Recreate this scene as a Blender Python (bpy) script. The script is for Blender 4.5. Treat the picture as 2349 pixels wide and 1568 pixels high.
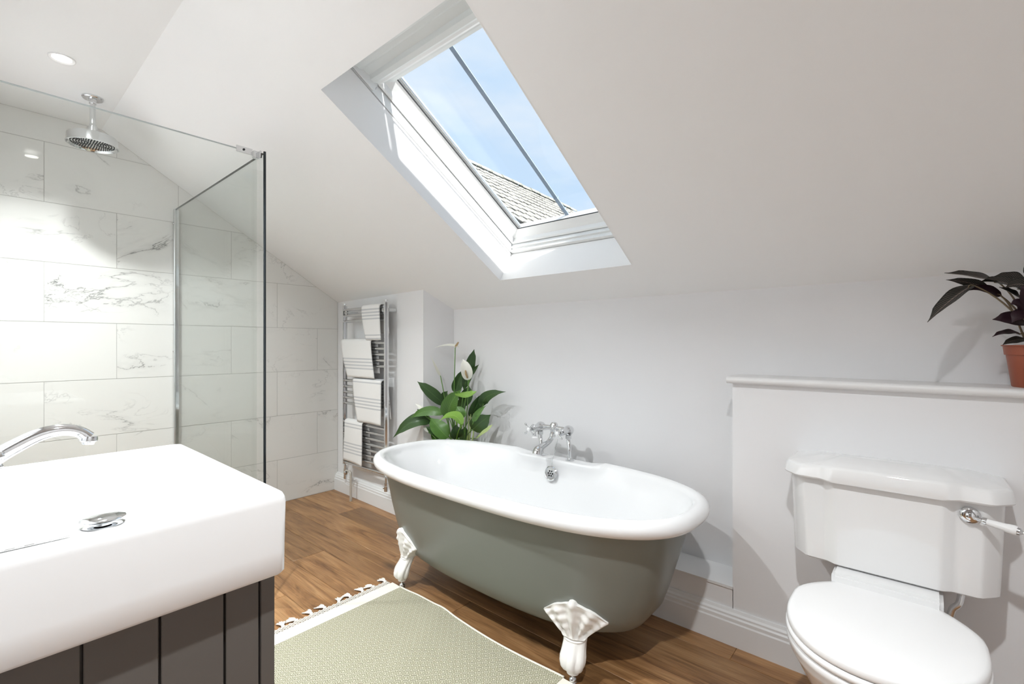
import bpy, bmesh, math, random
from mathutils import Vector, Matrix

for o in list(bpy.data.objects):
    bpy.data.objects.remove(o, do_unlink=True)
scene = bpy.context.scene
C = scene.collection
PI = math.pi
rnd = random.Random(7)

# ------------------------------------------------------------------ camera
cam_d = bpy.data.cameras.new('camera')
cam_d.sensor_width = 36.0
cam_d.lens = 1089.73 / 2349 * 36.0
cam_d.shift_y = 3.8 / 2349
cam_d.clip_start = 0.02
cam = bpy.data.objects.new('camera', cam_d)
C.objects.link(cam)
cam.location = (3.352, -1.8432, 1.0946)
cam.rotation_euler = (PI / 2, 0, 0.716646)
scene.camera = cam

# ------------------------------------------------------------------ view and sky
scene.view_settings.view_transform = 'Standard'
scene.view_settings.look = 'None'
scene.view_settings.gamma = 1.0
scene.view_settings.use_curve_mapping = False
scene.view_settings.exposure = 0.56
SKY_STRENGTH = 0.69
SUN_STRENGTH = 8.0
DOWNLIGHT_W = 13.5
DOWNLIGHT_SPREAD = 122

world = bpy.data.worlds.new('sky')
scene.world = world
world.use_nodes = True
wn, wl = world.node_tree.nodes, world.node_tree.links
wn.clear()
w_out = wn.new('ShaderNodeOutputWorld')
w_bg = wn.new('ShaderNodeBackground')
w_tc = wn.new('ShaderNodeTexCoord')
w_map = wn.new('ShaderNodeMapping')
w_map.inputs['Scale'].default_value = (1.6, 1.6, 4.5)
w_map.inputs['Location'].default_value = (0.35, 0.2, 0.55)
w_no = wn.new('ShaderNodeTexNoise')
w_no.inputs['Scale'].default_value = 1.7
w_no.inputs['Detail'].default_value = 6
w_no.inputs['Roughness'].default_value = 0.55
w_rp = wn.new('ShaderNodeValToRGB')
w_rp.color_ramp.elements[0].position = 0.40
w_rp.color_ramp.elements[0].color = (0.60, 0.785, 1.0, 1)
w_rp.color_ramp.elements[1].position = 0.72
w_rp.color_ramp.elements[1].color = (0.88, 0.94, 1.0, 1)
wl.new(w_tc.outputs['Generated'], w_map.inputs['Vector'])
wl.new(w_map.outputs[0], w_no.inputs['Vector'])
wl.new(w_no.outputs['Fac'], w_rp.inputs['Fac'])
wl.new(w_rp.outputs['Color'], w_bg.inputs['Color'])
w_bg.inputs['Strength'].default_value = SKY_STRENGTH
wl.new(w_bg.outputs[0], w_out.inputs['Surface'])


# the sun stands to the right of the house, low against the roof slope
sun_d = bpy.data.lights.new('sun_offscreen', 'SUN')
sun_d.energy = SUN_STRENGTH
sun_d.angle = math.radians(2.0)
sun_d.color = (1.0, 0.985, 0.96)
sun = bpy.data.objects.new('sun_offscreen', sun_d)
C.objects.link(sun)
sun.rotation_euler = Vector((0.90, -0.092, 0.421)).to_track_quat('Z', 'Y').to_euler()
sun.location = (6, -3, 6)


# ------------------------------------------------------------------ materials
def srgb(r, g, b):
    f = lambda c: (c / 255 / 12.92) if c / 255 <= 0.04045 else ((c / 255 + 0.055) / 1.055) ** 2.4
    return (f(r), f(g), f(b), 1)


def mat(name, color, rough=0.5, metal=0.0, coat=0.0, bump=0.0, bump_scale=200.0, spec=0.5, vary=0.0, vary_scale=3.0):
    m = bpy.data.materials.new(name)
    m.use_nodes = True
    n, l = m.node_tree.nodes, m.node_tree.links
    b = n['Principled BSDF']
    b.inputs['Base Color'].default_value = color if len(color) == 4 else (*color, 1)
    b.inputs['Roughness'].default_value = rough
    b.inputs['Metallic'].default_value = metal
    b.inputs['Specular IOR Level'].default_value = spec
    if coat:
        b.inputs['Coat Weight'].default_value = coat
        b.inputs['Coat Roughness'].default_value = 0.05
    if bump or vary:
        tc = n.new('ShaderNodeTexCoord')
    if bump:
        no = n.new('ShaderNodeTexNoise')
        no.inputs['Scale'].default_value = bump_scale
        no.inputs['Detail'].default_value = 3
        bp = n.new('ShaderNodeBump')
        bp.inputs['Strength'].default_value = bump
        bp.inputs['Distance'].default_value = 0.002
        l.new(tc.outputs['Object'], no.inputs['Vector'])
        l.new(no.outputs['Fac'], bp.inputs['Height'])
        l.new(bp.outputs['Normal'], b.inputs['Normal'])
    if vary:
        nv = n.new('ShaderNodeTexNoise')
        nv.inputs['Scale'].default_value = vary_scale
        nv.inputs['Detail'].default_value = 5
        rp = n.new('ShaderNodeValToRGB')
        c = b.inputs['Base Color'].default_value
        rp.color_ramp.elements[0].color = (c[0] * (1 - vary), c[1] * (1 - vary), c[2] * (1 - vary), 1)
        rp.color_ramp.elements[1].color = (min(1, c[0] * (1 + vary)), min(1, c[1] * (1 + vary)), min(1, c[2] * (1 + vary)), 1)
        l.new(tc.outputs['Object'], nv.inputs['Vector'])
        l.new(nv.outputs['Fac'], rp.inputs['Fac'])
        l.new(rp.outputs['Color'], b.inputs['Base Color'])
    return m


def nd(m, kind, **kw):
    x = m.node_tree.nodes.new(kind)
    for k, v in kw.items():
        setattr(x, k, v)
    return x


def math_node(m, op, a, b=None, clamp=False):
    x = nd(m, 'ShaderNodeMath', operation=op, use_clamp=clamp)
    for i, v in enumerate((a, b)):
        if v is None:
            continue
        if isinstance(v, (int, float)):
            x.inputs[i].default_value = v
        else:
            m.node_tree.links.new(v, x.inputs[i])
    return x.outputs[0]


def marble():
    m = mat('marble_tile', (0.8, 0.79, 0.77), rough=0.09)
    n, l = m.node_tree.nodes, m.node_tree.links
    b = n['Principled BSDF']
    tc = nd(m, 'ShaderNodeTexCoord')
    oi = nd(m, 'ShaderNodeObjectInfo')
    sc = nd(m, 'ShaderNodeVectorMath', operation='MULTIPLY_ADD')
    cmb = nd(m, 'ShaderNodeCombineXYZ')
    l.new(oi.outputs['Random'], cmb.inputs[1])
    l.new(oi.outputs['Random'], cmb.inputs[2])
    l.new(cmb.outputs[0], sc.inputs[0])
    sc.inputs[1].default_value = (0, 37.0, 53.0)
    l.new(tc.outputs['Object'], sc.inputs[2])
    rot = nd(m, 'ShaderNodeMapping')
    rot.inputs['Rotation'].default_value = (math.radians(38), 0, 0)
    rot.inputs['Scale'].default_value = (1, 0.7, 1.35)
    l.new(sc.outputs[0], rot.inputs['Vector'])

    def veins(scale, dist, width, seed, mask_scale, mlo, mhi):
        no = nd(m, 'ShaderNodeTexNoise')
        no.inputs['Scale'].default_value = scale
        no.inputs['Detail'].default_value = 7
        no.inputs['Roughness'].default_value = 0.6
        no.inputs['Distortion'].default_value = dist
        mp = nd(m, 'ShaderNodeMapping')
        mp.inputs['Location'].default_value = (seed, seed * 2, seed * 3)
        l.new(rot.outputs[0], mp.inputs['Vector'])
        l.new(mp.outputs[0], no.inputs['Vector'])
        a = math_node(m, 'ABSOLUTE', math_node(m, 'SUBTRACT', no.outputs['Fac'], 0.5))
        mr = nd(m, 'ShaderNodeMapRange')
        mr.inputs['From Max'].default_value = width
        mr.inputs['To Min'].default_value = 1
        mr.inputs['To Max'].default_value = 0
        l.new(a, mr.inputs['Value'])
        mk = nd(m, 'ShaderNodeTexNoise')
        mk.inputs['Scale'].default_value = mask_scale
        l.new(mp.outputs[0], mk.inputs['Vector'])
        mm = nd(m, 'ShaderNodeMapRange')
        mm.inputs['From Min'].default_value = mlo
        mm.inputs['From Max'].default_value = mhi
        l.new(mk.outputs['Fac'], mm.inputs['Value'])
        return math_node(m, 'MULTIPLY', mr.outputs[0], mm.outputs[0])
    v1 = veins(2.1, 0.5, 0.0075, 3.1, 2.6, 0.52, 0.68)
    v2 = veins(4.2, 0.9, 0.010, 9.7, 2.8, 0.53, 0.70)
    v3 = veins(2.1, 0.5, 0.05, 3.1, 2.6, 0.53, 0.75)
    s = math_node(m, 'ADD', math_node(m, 'MULTIPLY', v1, 0.72), math_node(m, 'MULTIPLY', v2, 0.42))
    s = math_node(m, 'ADD', s, math_node(m, 'MULTIPLY', v3, 0.22), clamp=True)
    mix = nd(m, 'ShaderNodeMix', data_type='RGBA')
    mix.inputs[6].default_value = (0.78, 0.77, 0.745, 1)
    mix.inputs[7].default_value = (0.16, 0.16, 0.155, 1)
    l.new(s, mix.inputs[0])
    l.new(mix.outputs[2], b.inputs['Base Color'])
    return m


def oak():
    m = mat('oak_floor', (0.4, 0.2, 0.08), rough=0.38)
    n, l = m.node_tree.nodes, m.node_tree.links
    b = n['Principled BSDF']
    tc = nd(m, 'ShaderNodeTexCoord')
    oi = nd(m, 'ShaderNodeObjectInfo')
    cmb = nd(m, 'ShaderNodeCombineXYZ')
    l.new(oi.outputs['Random'], cmb.inputs[0])
    l.new(oi.outputs['Random'], cmb.inputs[1])
    sc = nd(m, 'ShaderNodeVectorMath', operation='MULTIPLY_ADD')
    l.new(cmb.outputs[0], sc.inputs[0])
    sc.inputs[1].default_value = (41.0, 23.0, 0)
    l.new(tc.outputs['Object'], sc.inputs[2])
    mp = nd(m, 'ShaderNodeMapping')
    mp.inputs['Scale'].default_value = (0.9, 9.0, 1)
    l.new(sc.outputs[0], mp.inputs['Vector'])
    g1 = nd(m, 'ShaderNodeTexNoise')
    g1.inputs['Scale'].default_value = 2.6
    g1.inputs['Detail'].default_value = 8
    g1.inputs['Roughness'].default_value = 0.62
    g1.inputs['Distortion'].default_value = 1.1
    l.new(mp.outputs[0], g1.inputs['Vector'])
    rp = nd(m, 'ShaderNodeValToRGB')
    e = rp.color_ramp.elements
    e[0].position = 0.30
    e[0].color = (0.150, 0.068, 0.026, 1)
    e[1].position = 0.72
    e[1].color = (0.43, 0.245, 0.11, 1)
    k = rp.color_ramp.elements.new(0.5)
    k.color = (0.315, 0.160, 0.065, 1)
    l.new(g1.outputs['Fac'], rp.inputs['Fac'])
    mp2 = nd(m, 'ShaderNodeMapping')
    mp2.inputs['Scale'].default_value = (3, 110.0, 1)
    l.new(sc.outputs[0], mp2.inputs['Vector'])
    g2 = nd(m, 'ShaderNodeTexNoise')
    g2.inputs['Scale'].default_value = 2.0
    g2.inputs['Detail'].default_value = 4
    l.new(mp2.outputs[0], g2.inputs['Vector'])
    mr = nd(m, 'ShaderNodeMapRange')
    mr.inputs['From Min'].default_value = 0.3
    mr.inputs['From Max'].default_value = 0.7
    mr.inputs['To Min'].default_value = 0.72
    mr.inputs['To Max'].default_value = 1.12
    l.new(g2.outputs['Fac'], mr.inputs['Value'])
    # knots
    vo = nd(m, 'ShaderNodeTexVoronoi')
    vo.inputs['Scale'].default_value = 1.0
    mp3 = nd(m, 'ShaderNodeMapping')
    mp3.inputs['Scale'].default_value = (2.1, 5.5, 1)
    l.new(sc.outputs[0], mp3.inputs['Vector'])
    l.new(mp3.outputs[0], vo.inputs['Vector'])
    kn = nd(m, 'ShaderNodeMapRange')
    kn.inputs['From Min'].default_value = 0.03
    kn.inputs['From Max'].default_value = 0.17
    kn.inputs['To Min'].default_value = 0.35
    kn.inputs['To Max'].default_value = 1.0
    l.new(vo.outputs['Distance'], kn.inputs['Value'])
    tone = nd(m, 'ShaderNodeMapRange')
    tone.inputs['To Min'].default_value = 0.70
    tone.inputs['To Max'].default_value = 1.30
    l.new(oi.outputs['Random'], tone.inputs['Value'])
    f = math_node(m, 'MULTIPLY', math_node(m, 'MULTIPLY', mr.outputs[0], kn.outputs[0]), tone.outputs[0])
    mul = nd(m, 'ShaderNodeVectorMath', operation='SCALE')
    l.new(rp.outputs['Color'], mul.inputs[0])
    l.new(f, mul.inputs['Scale'])
    l.new(mul.outputs[0], b.inputs['Base Color'])
    bp = nd(m, 'ShaderNodeBump')
    bp.inputs['Strength'].default_value = 0.12
    bp.inputs['Distance'].default_value = 0.001
    l.new(g2.outputs['Fac'], bp.inputs['Height'])
    l.new(bp.outputs['Normal'], b.inputs['Normal'])
    return m


def clear_glass(name, tint, gloss=0.03):
    m = bpy.data.materials.new(name)
    m.use_nodes = True
    n, l = m.node_tree.nodes, m.node_tree.links
    n.clear()
    out = n.new('ShaderNodeOutputMaterial')
    tr = n.new('ShaderNodeBsdfTransparent')
    tr.inputs['Color'].default_value = (*tint, 1)
    gl = n.new('ShaderNodeBsdfGlossy')
    gl.inputs['Roughness'].default_value = 0.0
    lw = n.new('ShaderNodeLayerWeight')
    pw = n.new('ShaderNodeMath')
    pw.operation = 'POWER'
    pw.inputs[1].default_value = 5
    ma = n.new('ShaderNodeMath')
    ma.operation = 'MULTIPLY_ADD'
    ma.inputs[1].default_value = 0.6
    ma.inputs[2].default_value = gloss
    mx = n.new('ShaderNodeMixShader')
    l.new(lw.outputs['Facing'], pw.inputs[0])
    l.new(pw.outputs[0], ma.inputs[0])
    l.new(ma.outputs[0], mx.inputs[0])
    l.new(tr.outputs[0], mx.inputs[1])
    l.new(gl.outputs[0], mx.inputs[2])
    l.new(mx.outputs[0], out.inputs['Surface'])
    return m


def emission(name, color, strength):
    m = bpy.data.materials.new(name)
    m.use_nodes = True
    n, l = m.node_tree.nodes, m.node_tree.links
    n.clear()
    out = n.new('ShaderNodeOutputMaterial')
    e = n.new('ShaderNodeEmission')
    e.inputs['Color'].default_value = (*color, 1)
    e.inputs['Strength'].default_value = strength
    l.new(e.outputs[0], out.inputs['Surface'])
    return m


def stripe_cloth(name, bands, base=(0.86, 0.855, 0.845), dark=(0.60, 0.61, 0.625)):
    """white cotton with woven grey stripes across the V direction of the UV map"""
    m = mat(name, base, rough=0.9, spec=0.1)
    n, l = m.node_tree.nodes, m.node_tree.links
    b = n['Principled BSDF']
    uv = nd(m, 'ShaderNodeUVMap')
    sx = nd(m, 'ShaderNodeSeparateXYZ')
    l.new(uv.outputs[0], sx.inputs[0])
    tot = None
    for c0, hw in bands:
        a = math_node(m, 'ABSOLUTE', math_node(m, 'SUBTRACT', sx.outputs[1], c0))
        t = math_node(m, 'LESS_THAN', a, hw)
        tot = t if tot is None else math_node(m, 'MAXIMUM', tot, t)
    mix = nd(m, 'ShaderNodeMix', data_type='RGBA')
    mix.inputs[6].default_value = (*base, 1)
    mix.inputs[7].default_value = (*dark, 1)
    l.new(tot, mix.inputs[0])
    l.new(mix.outputs[2], b.inputs['Base Color'])
    ch = nd(m, 'ShaderNodeTexNoise')
    ch.inputs['Scale'].default_value = 420
    tc = nd(m, 'ShaderNodeTexCoord')
    l.new(tc.outputs['Object'], ch.inputs['Vector'])
    bp = nd(m, 'ShaderNodeBump')
    bp.inputs['Strength'].default_value = 0.35
    bp.inputs['Distance'].default_value = 0.002
    l.new(ch.outputs['Fac'], bp.inputs['Height'])
    l.new(bp.outputs['Normal'], b.inputs['Normal'])
    return m


def rug_weave():
    m = mat('rug_weave', (0.5, 0.5, 0.4), rough=0.95, spec=0.1)
    n, l = m.node_tree.nodes, m.node_tree.links
    b = n['Principled BSDF']
    tc = nd(m, 'ShaderNodeTexCoord')
    sx = nd(m, 'ShaderNodeSeparateXYZ')
    l.new(tc.outputs['Object'], sx.inputs[0])
    def cell(o, step):
        f = math_node(m, 'FRACT', math_node(m, 'MULTIPLY', o, 1.0 / step))
        return math_node(m, 'MULTIPLY', math_node(m, 'ABSOLUTE', math_node(m, 'SUBTRACT', f, 0.5)), 2.0)
    u = cell(sx.outputs[0], 0.0335)
    v = cell(sx.outputs[1], 0.0335)
    d = math_node(m, 'ADD', u, v)                       # 0 centre .. 2 corner
    d2 = math_node(m, 'ABSOLUTE', math_node(m, 'SUBTRACT', d, 1.0))   # mirrored into the offset diamonds
    r = math_node(m, 'FRACT', math_node(m, 'ADD', math_node(m, 'MULTIPLY', d2, 2.5), 0.25))
    t = math_node(m, 'LESS_THAN', r, 0.48)
    tc2 = nd(m, 'ShaderNodeTexNoise')
    tc2.inputs['Scale'].default_value = 300
    l.new(tc.outputs['Object'], tc2.inputs['Vector'])
    mix = nd(m, 'ShaderNodeMix', data_type='RGBA')
    mix.inputs[6].default_value = (0.155, 0.152, 0.085, 1)
    mix.inputs[7].default_value = (0.64, 0.61, 0.49, 1)
    l.new(t, mix.inputs[0])
    l.new(mix.outputs[2], b.inputs['Base Color'])
    bp = nd(m, 'ShaderNodeBump')
    bp.inputs['Strength'].default_value = 0.5
    bp.inputs['Distance'].default_value = 0.002
    l.new(math_node(m, 'ADD', t, tc2.outputs['Fac']), bp.inputs['Height'])
    l.new(bp.outputs['Normal'], b.inputs['Normal'])
    return m


def leaf_mat(name, c0, c1, rough=0.35, stripes=0.0, stripe_col=(0.6, 0.42, 0.4)):
    """leaf with a paler midrib and side veins; UV: x along, y across (0.5 = midrib)"""
    m = mat(name, c0, rough=rough)
    n, l = m.node_tree.nodes, m.node_tree.links
    b = n['Principled BSDF']
    uv = nd(m, 'ShaderNodeUVMap')
    sx = nd(m, 'ShaderNodeSeparateXYZ')
    l.new(uv.outputs[0], sx.inputs[0])
    across = math_node(m, 'ABSOLUTE', math_node(m, 'SUBTRACT', sx.outputs[1], 0.5))
    rib = math_node(m, 'LESS_THAN', across, 0.022)
    ph = math_node(m, 'SUBTRACT', math_node(m, 'MULTIPLY', sx.outputs[0], 13.0), math_node(m, 'MULTIPLY', across, 7.0))
    fr = math_node(m, 'FRACT', ph)
    vein = math_node(m, 'LESS_THAN', fr, 0.13 if stripes else 0.24)
    side = math_node(m, 'MULTIPLY', vein, stripes if stripes else 0.35)
    if stripes:
        side = math_node(m, 'MULTIPLY', side, math_node(m, 'LESS_THAN', across, 0.43))
    mask = math_node(m, 'MAXIMUM', math_node(m, 'MULTIPLY', rib, 0.8), side)
    mix = nd(m, 'ShaderNodeMix', data_type='RGBA')
    mix.inputs[6].default_value = (*c0, 1)
    mix.inputs[7].default_value = (*(stripe_col if stripes else c1), 1)
    l.new(mask, mix.inputs[0])
    l.new(mix.outputs[2], b.inputs['Base Color'])
    return m


M = dict(
    ceiling=mat('ceiling_paint', (0.90, 0.90, 0.895), rough=0.7, bump=0.03, bump_scale=90),
    wall=mat('wall_paint', (0.82, 0.82, 0.83), rough=0.6, bump=0.04, bump_scale=110),
    trim=mat('trim_paint', (0.80, 0.80, 0.80), rough=0.4),
    grout=mat('tile_grout', (0.50, 0.49, 0.47), rough=0.9, bump=0.1),
    marble=marble(), oak=oak(),
    subfloor=mat('plank_gap', (0.05, 0.03, 0.02), rough=0.9),
    enamel=mat('white_enamel', (0.83, 0.835, 0.84), rough=0.07, coat=0.3),
    tubgrey=mat('grey_bath_paint', (0.195, 0.208, 0.186), rough=0.33, bump=0.03, bump_scale=60),
    ivory=mat('ivory_cast_iron', (0.83, 0.82, 0.79), rough=0.28),
    ceramic=mat('white_ceramic', (0.80, 0.80, 0.80), rough=0.06, coat=0.4),
    seat=mat('white_seat_plastic', (0.83, 0.83, 0.83), rough=0.16),
    chrome=mat('chrome', (0.72, 0.73, 0.74), rough=0.06, metal=1),
    satin=mat('satin_chrome', (0.72, 0.73, 0.74), rough=0.16, metal=1),
    hole=mat('dark_hole', (0.01, 0.01, 0.01), rough=0.8),
    screen=clear_glass('shower_glass', (0.972, 0.986, 0.978)),
    pane=clear_glass('window_glass', (0.995, 0.998, 1.0), 0.015),
    glassedge=mat('glass_edge', (0.012, 0.018, 0.022), rough=0.12),
    seal=mat('clear_seal', (0.42, 0.46, 0.46), rough=0.3),
    cabinet=mat('grey_cabinet_paint', (0.105, 0.097, 0.089), rough=0.45, bump=0.05, bump_scale=140),
    sash=mat('white_sash_paint', (0.84, 0.86, 0.86), rough=0.35),
    gasket=mat('black_gasket', (0.015, 0.018, 0.02), rough=0.6),
    alu=mat('grey_glazing_bar', (0.26, 0.34, 0.44), rough=0.45, metal=0.2),
    blind=mat('white_blind_cassette', (0.78, 0.82, 0.82), rough=0.4),
    rooftile=mat('roof_tile', (0.22, 0.215, 0.195), rough=0.9, bump=0.8, bump_scale=40, vary=0.95, vary_scale=14),
    ridge=mat('ridge_tile', (0.27, 0.27, 0.23), rough=0.9, bump=0.6, bump_scale=60, vary=0.6, vary_scale=20),
    housewall=mat('house_render', (0.7, 0.68, 0.64), rough=0.9),
    rug=rug_weave(), hem=mat('rug_hem_cotton', (0.78, 0.74, 0.66), rough=0.95, bump=0.4, bump_scale=300),
    cotton=mat('white_cotton', (0.80, 0.78, 0.73), rough=0.95, bump=0.4, bump_scale=400),
    terra=mat('orange_plastic_pot', (0.33, 0.085, 0.042), rough=0.38),
    soil=mat('potting_soil', (0.03, 0.02, 0.014), rough=1, bump=1, bump_scale=120),
    potdark=mat('grey_pot', (0.1, 0.1, 0.1), rough=0.6),
    leafd=leaf_mat('leaf_dark_green', (0.034, 0.080, 0.020), (0.075, 0.15, 0.045)),
    leafm=leaf_mat('leaf_mid_green', (0.075, 0.175, 0.030), (0.14, 0.27, 0.065)),
    leafb=leaf_mat('leaf_bright_green', (0.20, 0.38, 0.055), (0.34, 0.50, 0.14)),
    leafp=leaf_mat('leaf_pale_green', (0.45, 0.55, 0.22), (0.6, 0.66, 0.4)),
    spathe=mat('white_spathe', (0.82, 0.82, 0.74), rough=0.5),
    spadix=mat('tan_spadix', (0.48, 0.34, 0.18), rough=0.8, bump=0.8, bump_scale=400),
    stalk=mat('green_stalk', (0.12, 0.25, 0.05), rough=0.5),
    cals=leaf_mat('striped_leaf', (0.006, 0.008, 0.006), (0.1, 0.1, 0.08), rough=0.36, stripes=0.75, stripe_col=(0.27, 0.20, 0.17)),
    calu=leaf_mat('maroon_leaf_underside', (0.022, 0.006, 0.012), (0.04, 0.012, 0.02), rough=0.5),
    calstalk=mat('tan_stalk', (0.20, 0.15, 0.09), rough=0.6),
    lampface=emission('downlight_face', (1.0, 0.98, 0.95), 10.0),
    copper=mat('painted_pipe', (0.56, 0.53, 0.48), rough=0.3, metal=0.3),
    plastic=mat('white_plastic', (0.82, 0.82, 0.82), rough=0.35),
)


# ------------------------------------------------------------------ mesh helpers
WLOC = {}


def link(name, me, material, parent=None):
    o = bpy.data.objects.new(name, me)
    C.objects.link(o)
    if material is not None and not me.materials:
        me.materials.append(material)
    if parent is not None:
        o.parent = parent
        if parent.name in WLOC:
            o.matrix_parent_inverse = Matrix.Translation(-Vector(WLOC[parent.name]))
    return o


def mesh(name, verts, faces, smooth=False, uvs=None):
    me = bpy.data.meshes.new(name)
    me.from_pydata([tuple(v) for v in verts], [], faces)
    if uvs is not None:
        lay = me.uv_layers.new(name='UVMap')
        for lp in me.loops:
            lay.data[lp.index].uv = uvs[lp.vertex_index]
    bm = bmesh.new()
    bm.from_mesh(me)
    bmesh.ops.recalc_face_normals(bm, faces=bm.faces)
    bm.to_mesh(me)
    bm.free()
    if smooth:
        for p in me.polygons:
            p.use_smooth = True
    return me


def obj(name, verts, faces, material, parent=None, smooth=False, uvs=None):
    return link(name, mesh(name, verts, faces, smooth, uvs), material, parent)


def bm_obj(name, bm, material, parent=None, smooth=False):
    me = bpy.data.meshes.new(name)
    bmesh.ops.recalc_face_normals(bm, faces=bm.faces)
    bm.to_mesh(me)
    bm.free()
    if smooth:
        for p in me.polygons:
            p.use_smooth = True
    return link(name, me, material, parent)


def smooth_by_angle(o, deg=35):
    me = o.data
    for p in me.polygons:
        p.use_smooth = True
    me.set_sharp_from_angle(angle=math.radians(deg))


def box(name, lo, hi, material, parent=None, bevel=0.0, seg=2):
    bm = bmesh.new()
    bmesh.ops.create_cube(bm, size=1)
    lo, hi = Vector(lo), Vector(hi)
    for v in bm.verts:
        v.co = Vector((lo[i] + (v.co[i] + 0.5) * (hi[i] - lo[i]) for i in range(3)))
    if bevel:
        bmesh.ops.bevel(bm, geom=list(bm.edges), offset=bevel, segments=seg, affect='EDGES')
    o = bm_obj(name, bm, material, parent)
    if bevel:
        smooth_by_angle(o, 40)
    return o


def prism(name, poly, axis, lo, hi, material, parent=None, bevel=0.0):
    """extrude a 2-D polygon along an axis; poly coordinates are the two other axes in order"""
    def P(a, b, t):
        return {0: (t, a, b), 1: (a, t, b), 2: (a, b, t)}[axis]
    n = len(poly)
    vs = [P(a, b, lo) for a, b in poly] + [P(a, b, hi) for a, b in poly]
    fs = [list(range(n)), list(range(n, 2 * n))] + [[i, (i + 1) % n, (i + 1) % n + n, i + n] for i in range(n)]
    o = obj(name, vs, fs, material, parent)
    if bevel:
        bm = bmesh.new()
        bm.from_mesh(o.data)
        bmesh.ops.bevel(bm, geom=list(bm.edges), offset=bevel, segments=2, affect='EDGES')
        bm.to_mesh(o.data)
        bm.free()
        smooth_by_angle(o, 40)
    return o


def loft(rings, closed=True, cap0=True, cap1=True):
    n = len(rings[0])
    vs = [v for r in rings for v in r]
    fs = []
    for i in range(len(rings) - 1):
        for j in range(n if closed else n - 1):
            k = (j + 1) % n
            fs.append([i * n + j, i * n + k, (i + 1) * n + k, (i + 1) * n + j])
    if closed and cap0:
        fs.append(list(range(n)))
    if closed and cap1:
        fs.append(list(range((len(rings) - 1) * n, len(rings) * n)))
    return vs, fs


def frame_of(d):
    d = Vector(d).normalized()
    a = Vector((0, 0, 1)) if abs(d.z) < 0.9 else Vector((1, 0, 0))
    x = d.cross(a).normalized()
    y = d.cross(x).normalized()
    return x, y, d


def catmull(pts, n=6):
    pts = [Vector(p) for p in pts]
    if len(pts) < 3:
        return pts
    P = [pts[0] * 2 - pts[1]] + pts + [pts[-1] * 2 - pts[-2]]
    out = []
    for i in range(1, len(P) - 2):
        for k in range(n):
            t = k / n
            a, b, c, d = P[i - 1], P[i], P[i + 1], P[i + 2]
            out.append(0.5 * ((2 * b) + (c - a) * t + (2 * a - 5 * b + 4 * c - d) * t * t + (3 * b - a - 3 * c + d) * t ** 3))
    out.append(pts[-1])
    return out


def tube_geo(pts, r, n=12):
    """r: number or list interpolated along the path"""
    pts = [Vector(p) for p in pts]
    m = len(pts)
    rr = r if isinstance(r, (list, tuple)) else [r, r]
    rings = []
    x = None
    for i, p in enumerate(pts):
        d = (pts[min(i + 1, m - 1)] - pts[max(i - 1, 0)]).normalized()
        if x is None:
            x, y, _ = frame_of(d)
        else:
            x = (x - d * x.dot(d)).normalized()
            y = d.cross(x)
        t = i / (m - 1) * (len(rr) - 1)
        k = min(int(t), len(rr) - 2)
        ra = rr[k] + (rr[k + 1] - rr[k]) * (t - k)
        rings.append([p + x * (math.cos(2 * PI * j / n) * ra) + y * (math.sin(2 * PI * j / n) * ra) for j in range(n)])
    return loft(rings)


def tube(name, pts, r, material, parent=None, n=12, smooth_n=0):
    if smooth_n:
        pts = catmull(pts, smooth_n)
    vs, fs = tube_geo(pts, r, n)
    o = obj(name, vs, fs, material, parent)
    smooth_by_angle(o, 50)
    return o


def lathe_geo(profile, origin=(0, 0, 0), axis=(0, 0, 1), n=24):
    x, y, d = frame_of(axis)
    o = Vector(origin)
    rings = [[o + d * h + x * (math.cos(2 * PI * j / n) * r) + y * (math.sin(2 * PI * j / n) * r) for j in range(n)] for r, h in profile]
    return loft(rings)


def lathe(name, profile, origin, axis, material, parent=None, n=24, angle=40):
    vs, fs = lathe_geo(profile, origin, axis, n)
    o = obj(name, vs, fs, material, parent)
    smooth_by_angle(o, angle)
    return o


def join_geo(*gs):
    vs, fs = [], []
    for v, f in gs:
        k = len(vs)
        vs += [tuple(p) for p in v]
        fs += [[i + k for i in q] for q in f]
    return vs, fs


def struct(o):
    o['kind'] = 'structure'
    return o


def thing(name, loc, label, cat, group=None):
    o = bpy.data.objects.new(name, None)
    o.empty_display_size = 0.05
    C.objects.link(o)
    o.location = loc
    WLOC[o.name] = tuple(loc)
    o['label'] = label
    o['category'] = cat
    if group:
        o['group'] = group
    return o


def tag(o, label, cat, group=None):
    o['label'] = label
    o['category'] = cat
    if group:
        o['group'] = group
    return o


def sstep(a, b, x):
    t = max(0.0, min(1.0, (x - a) / (b - a)))
    return t * t * (3 - 2 * t)


# ------------------------------------------------------------------ room measurements (metres)
K = 0.618                       # rise of the sloping ceiling per metre
Z0 = 1.405                      # height of the slope at y = 0
ZF = 2.2486                     # flat ceiling
YB = (Z0 - ZF) / K              # where the slope meets the flat ceiling
XR, YF = 4.0, -2.0              # right wall, wall behind the basin
YK = 0.16                       # back of the recess
SL = math.sqrt(1 + K * K)
SV = Vector((0, -1, K)) / SL    # up the slope
NV = Vector((0, K, 1)) / SL     # out through the roof
SO = Vector((0, 0, Z0))


def slope_pt(x, s, n=0.0):
    return Vector((x, 0, 0)) + SO + SV * s + NV * n


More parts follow.
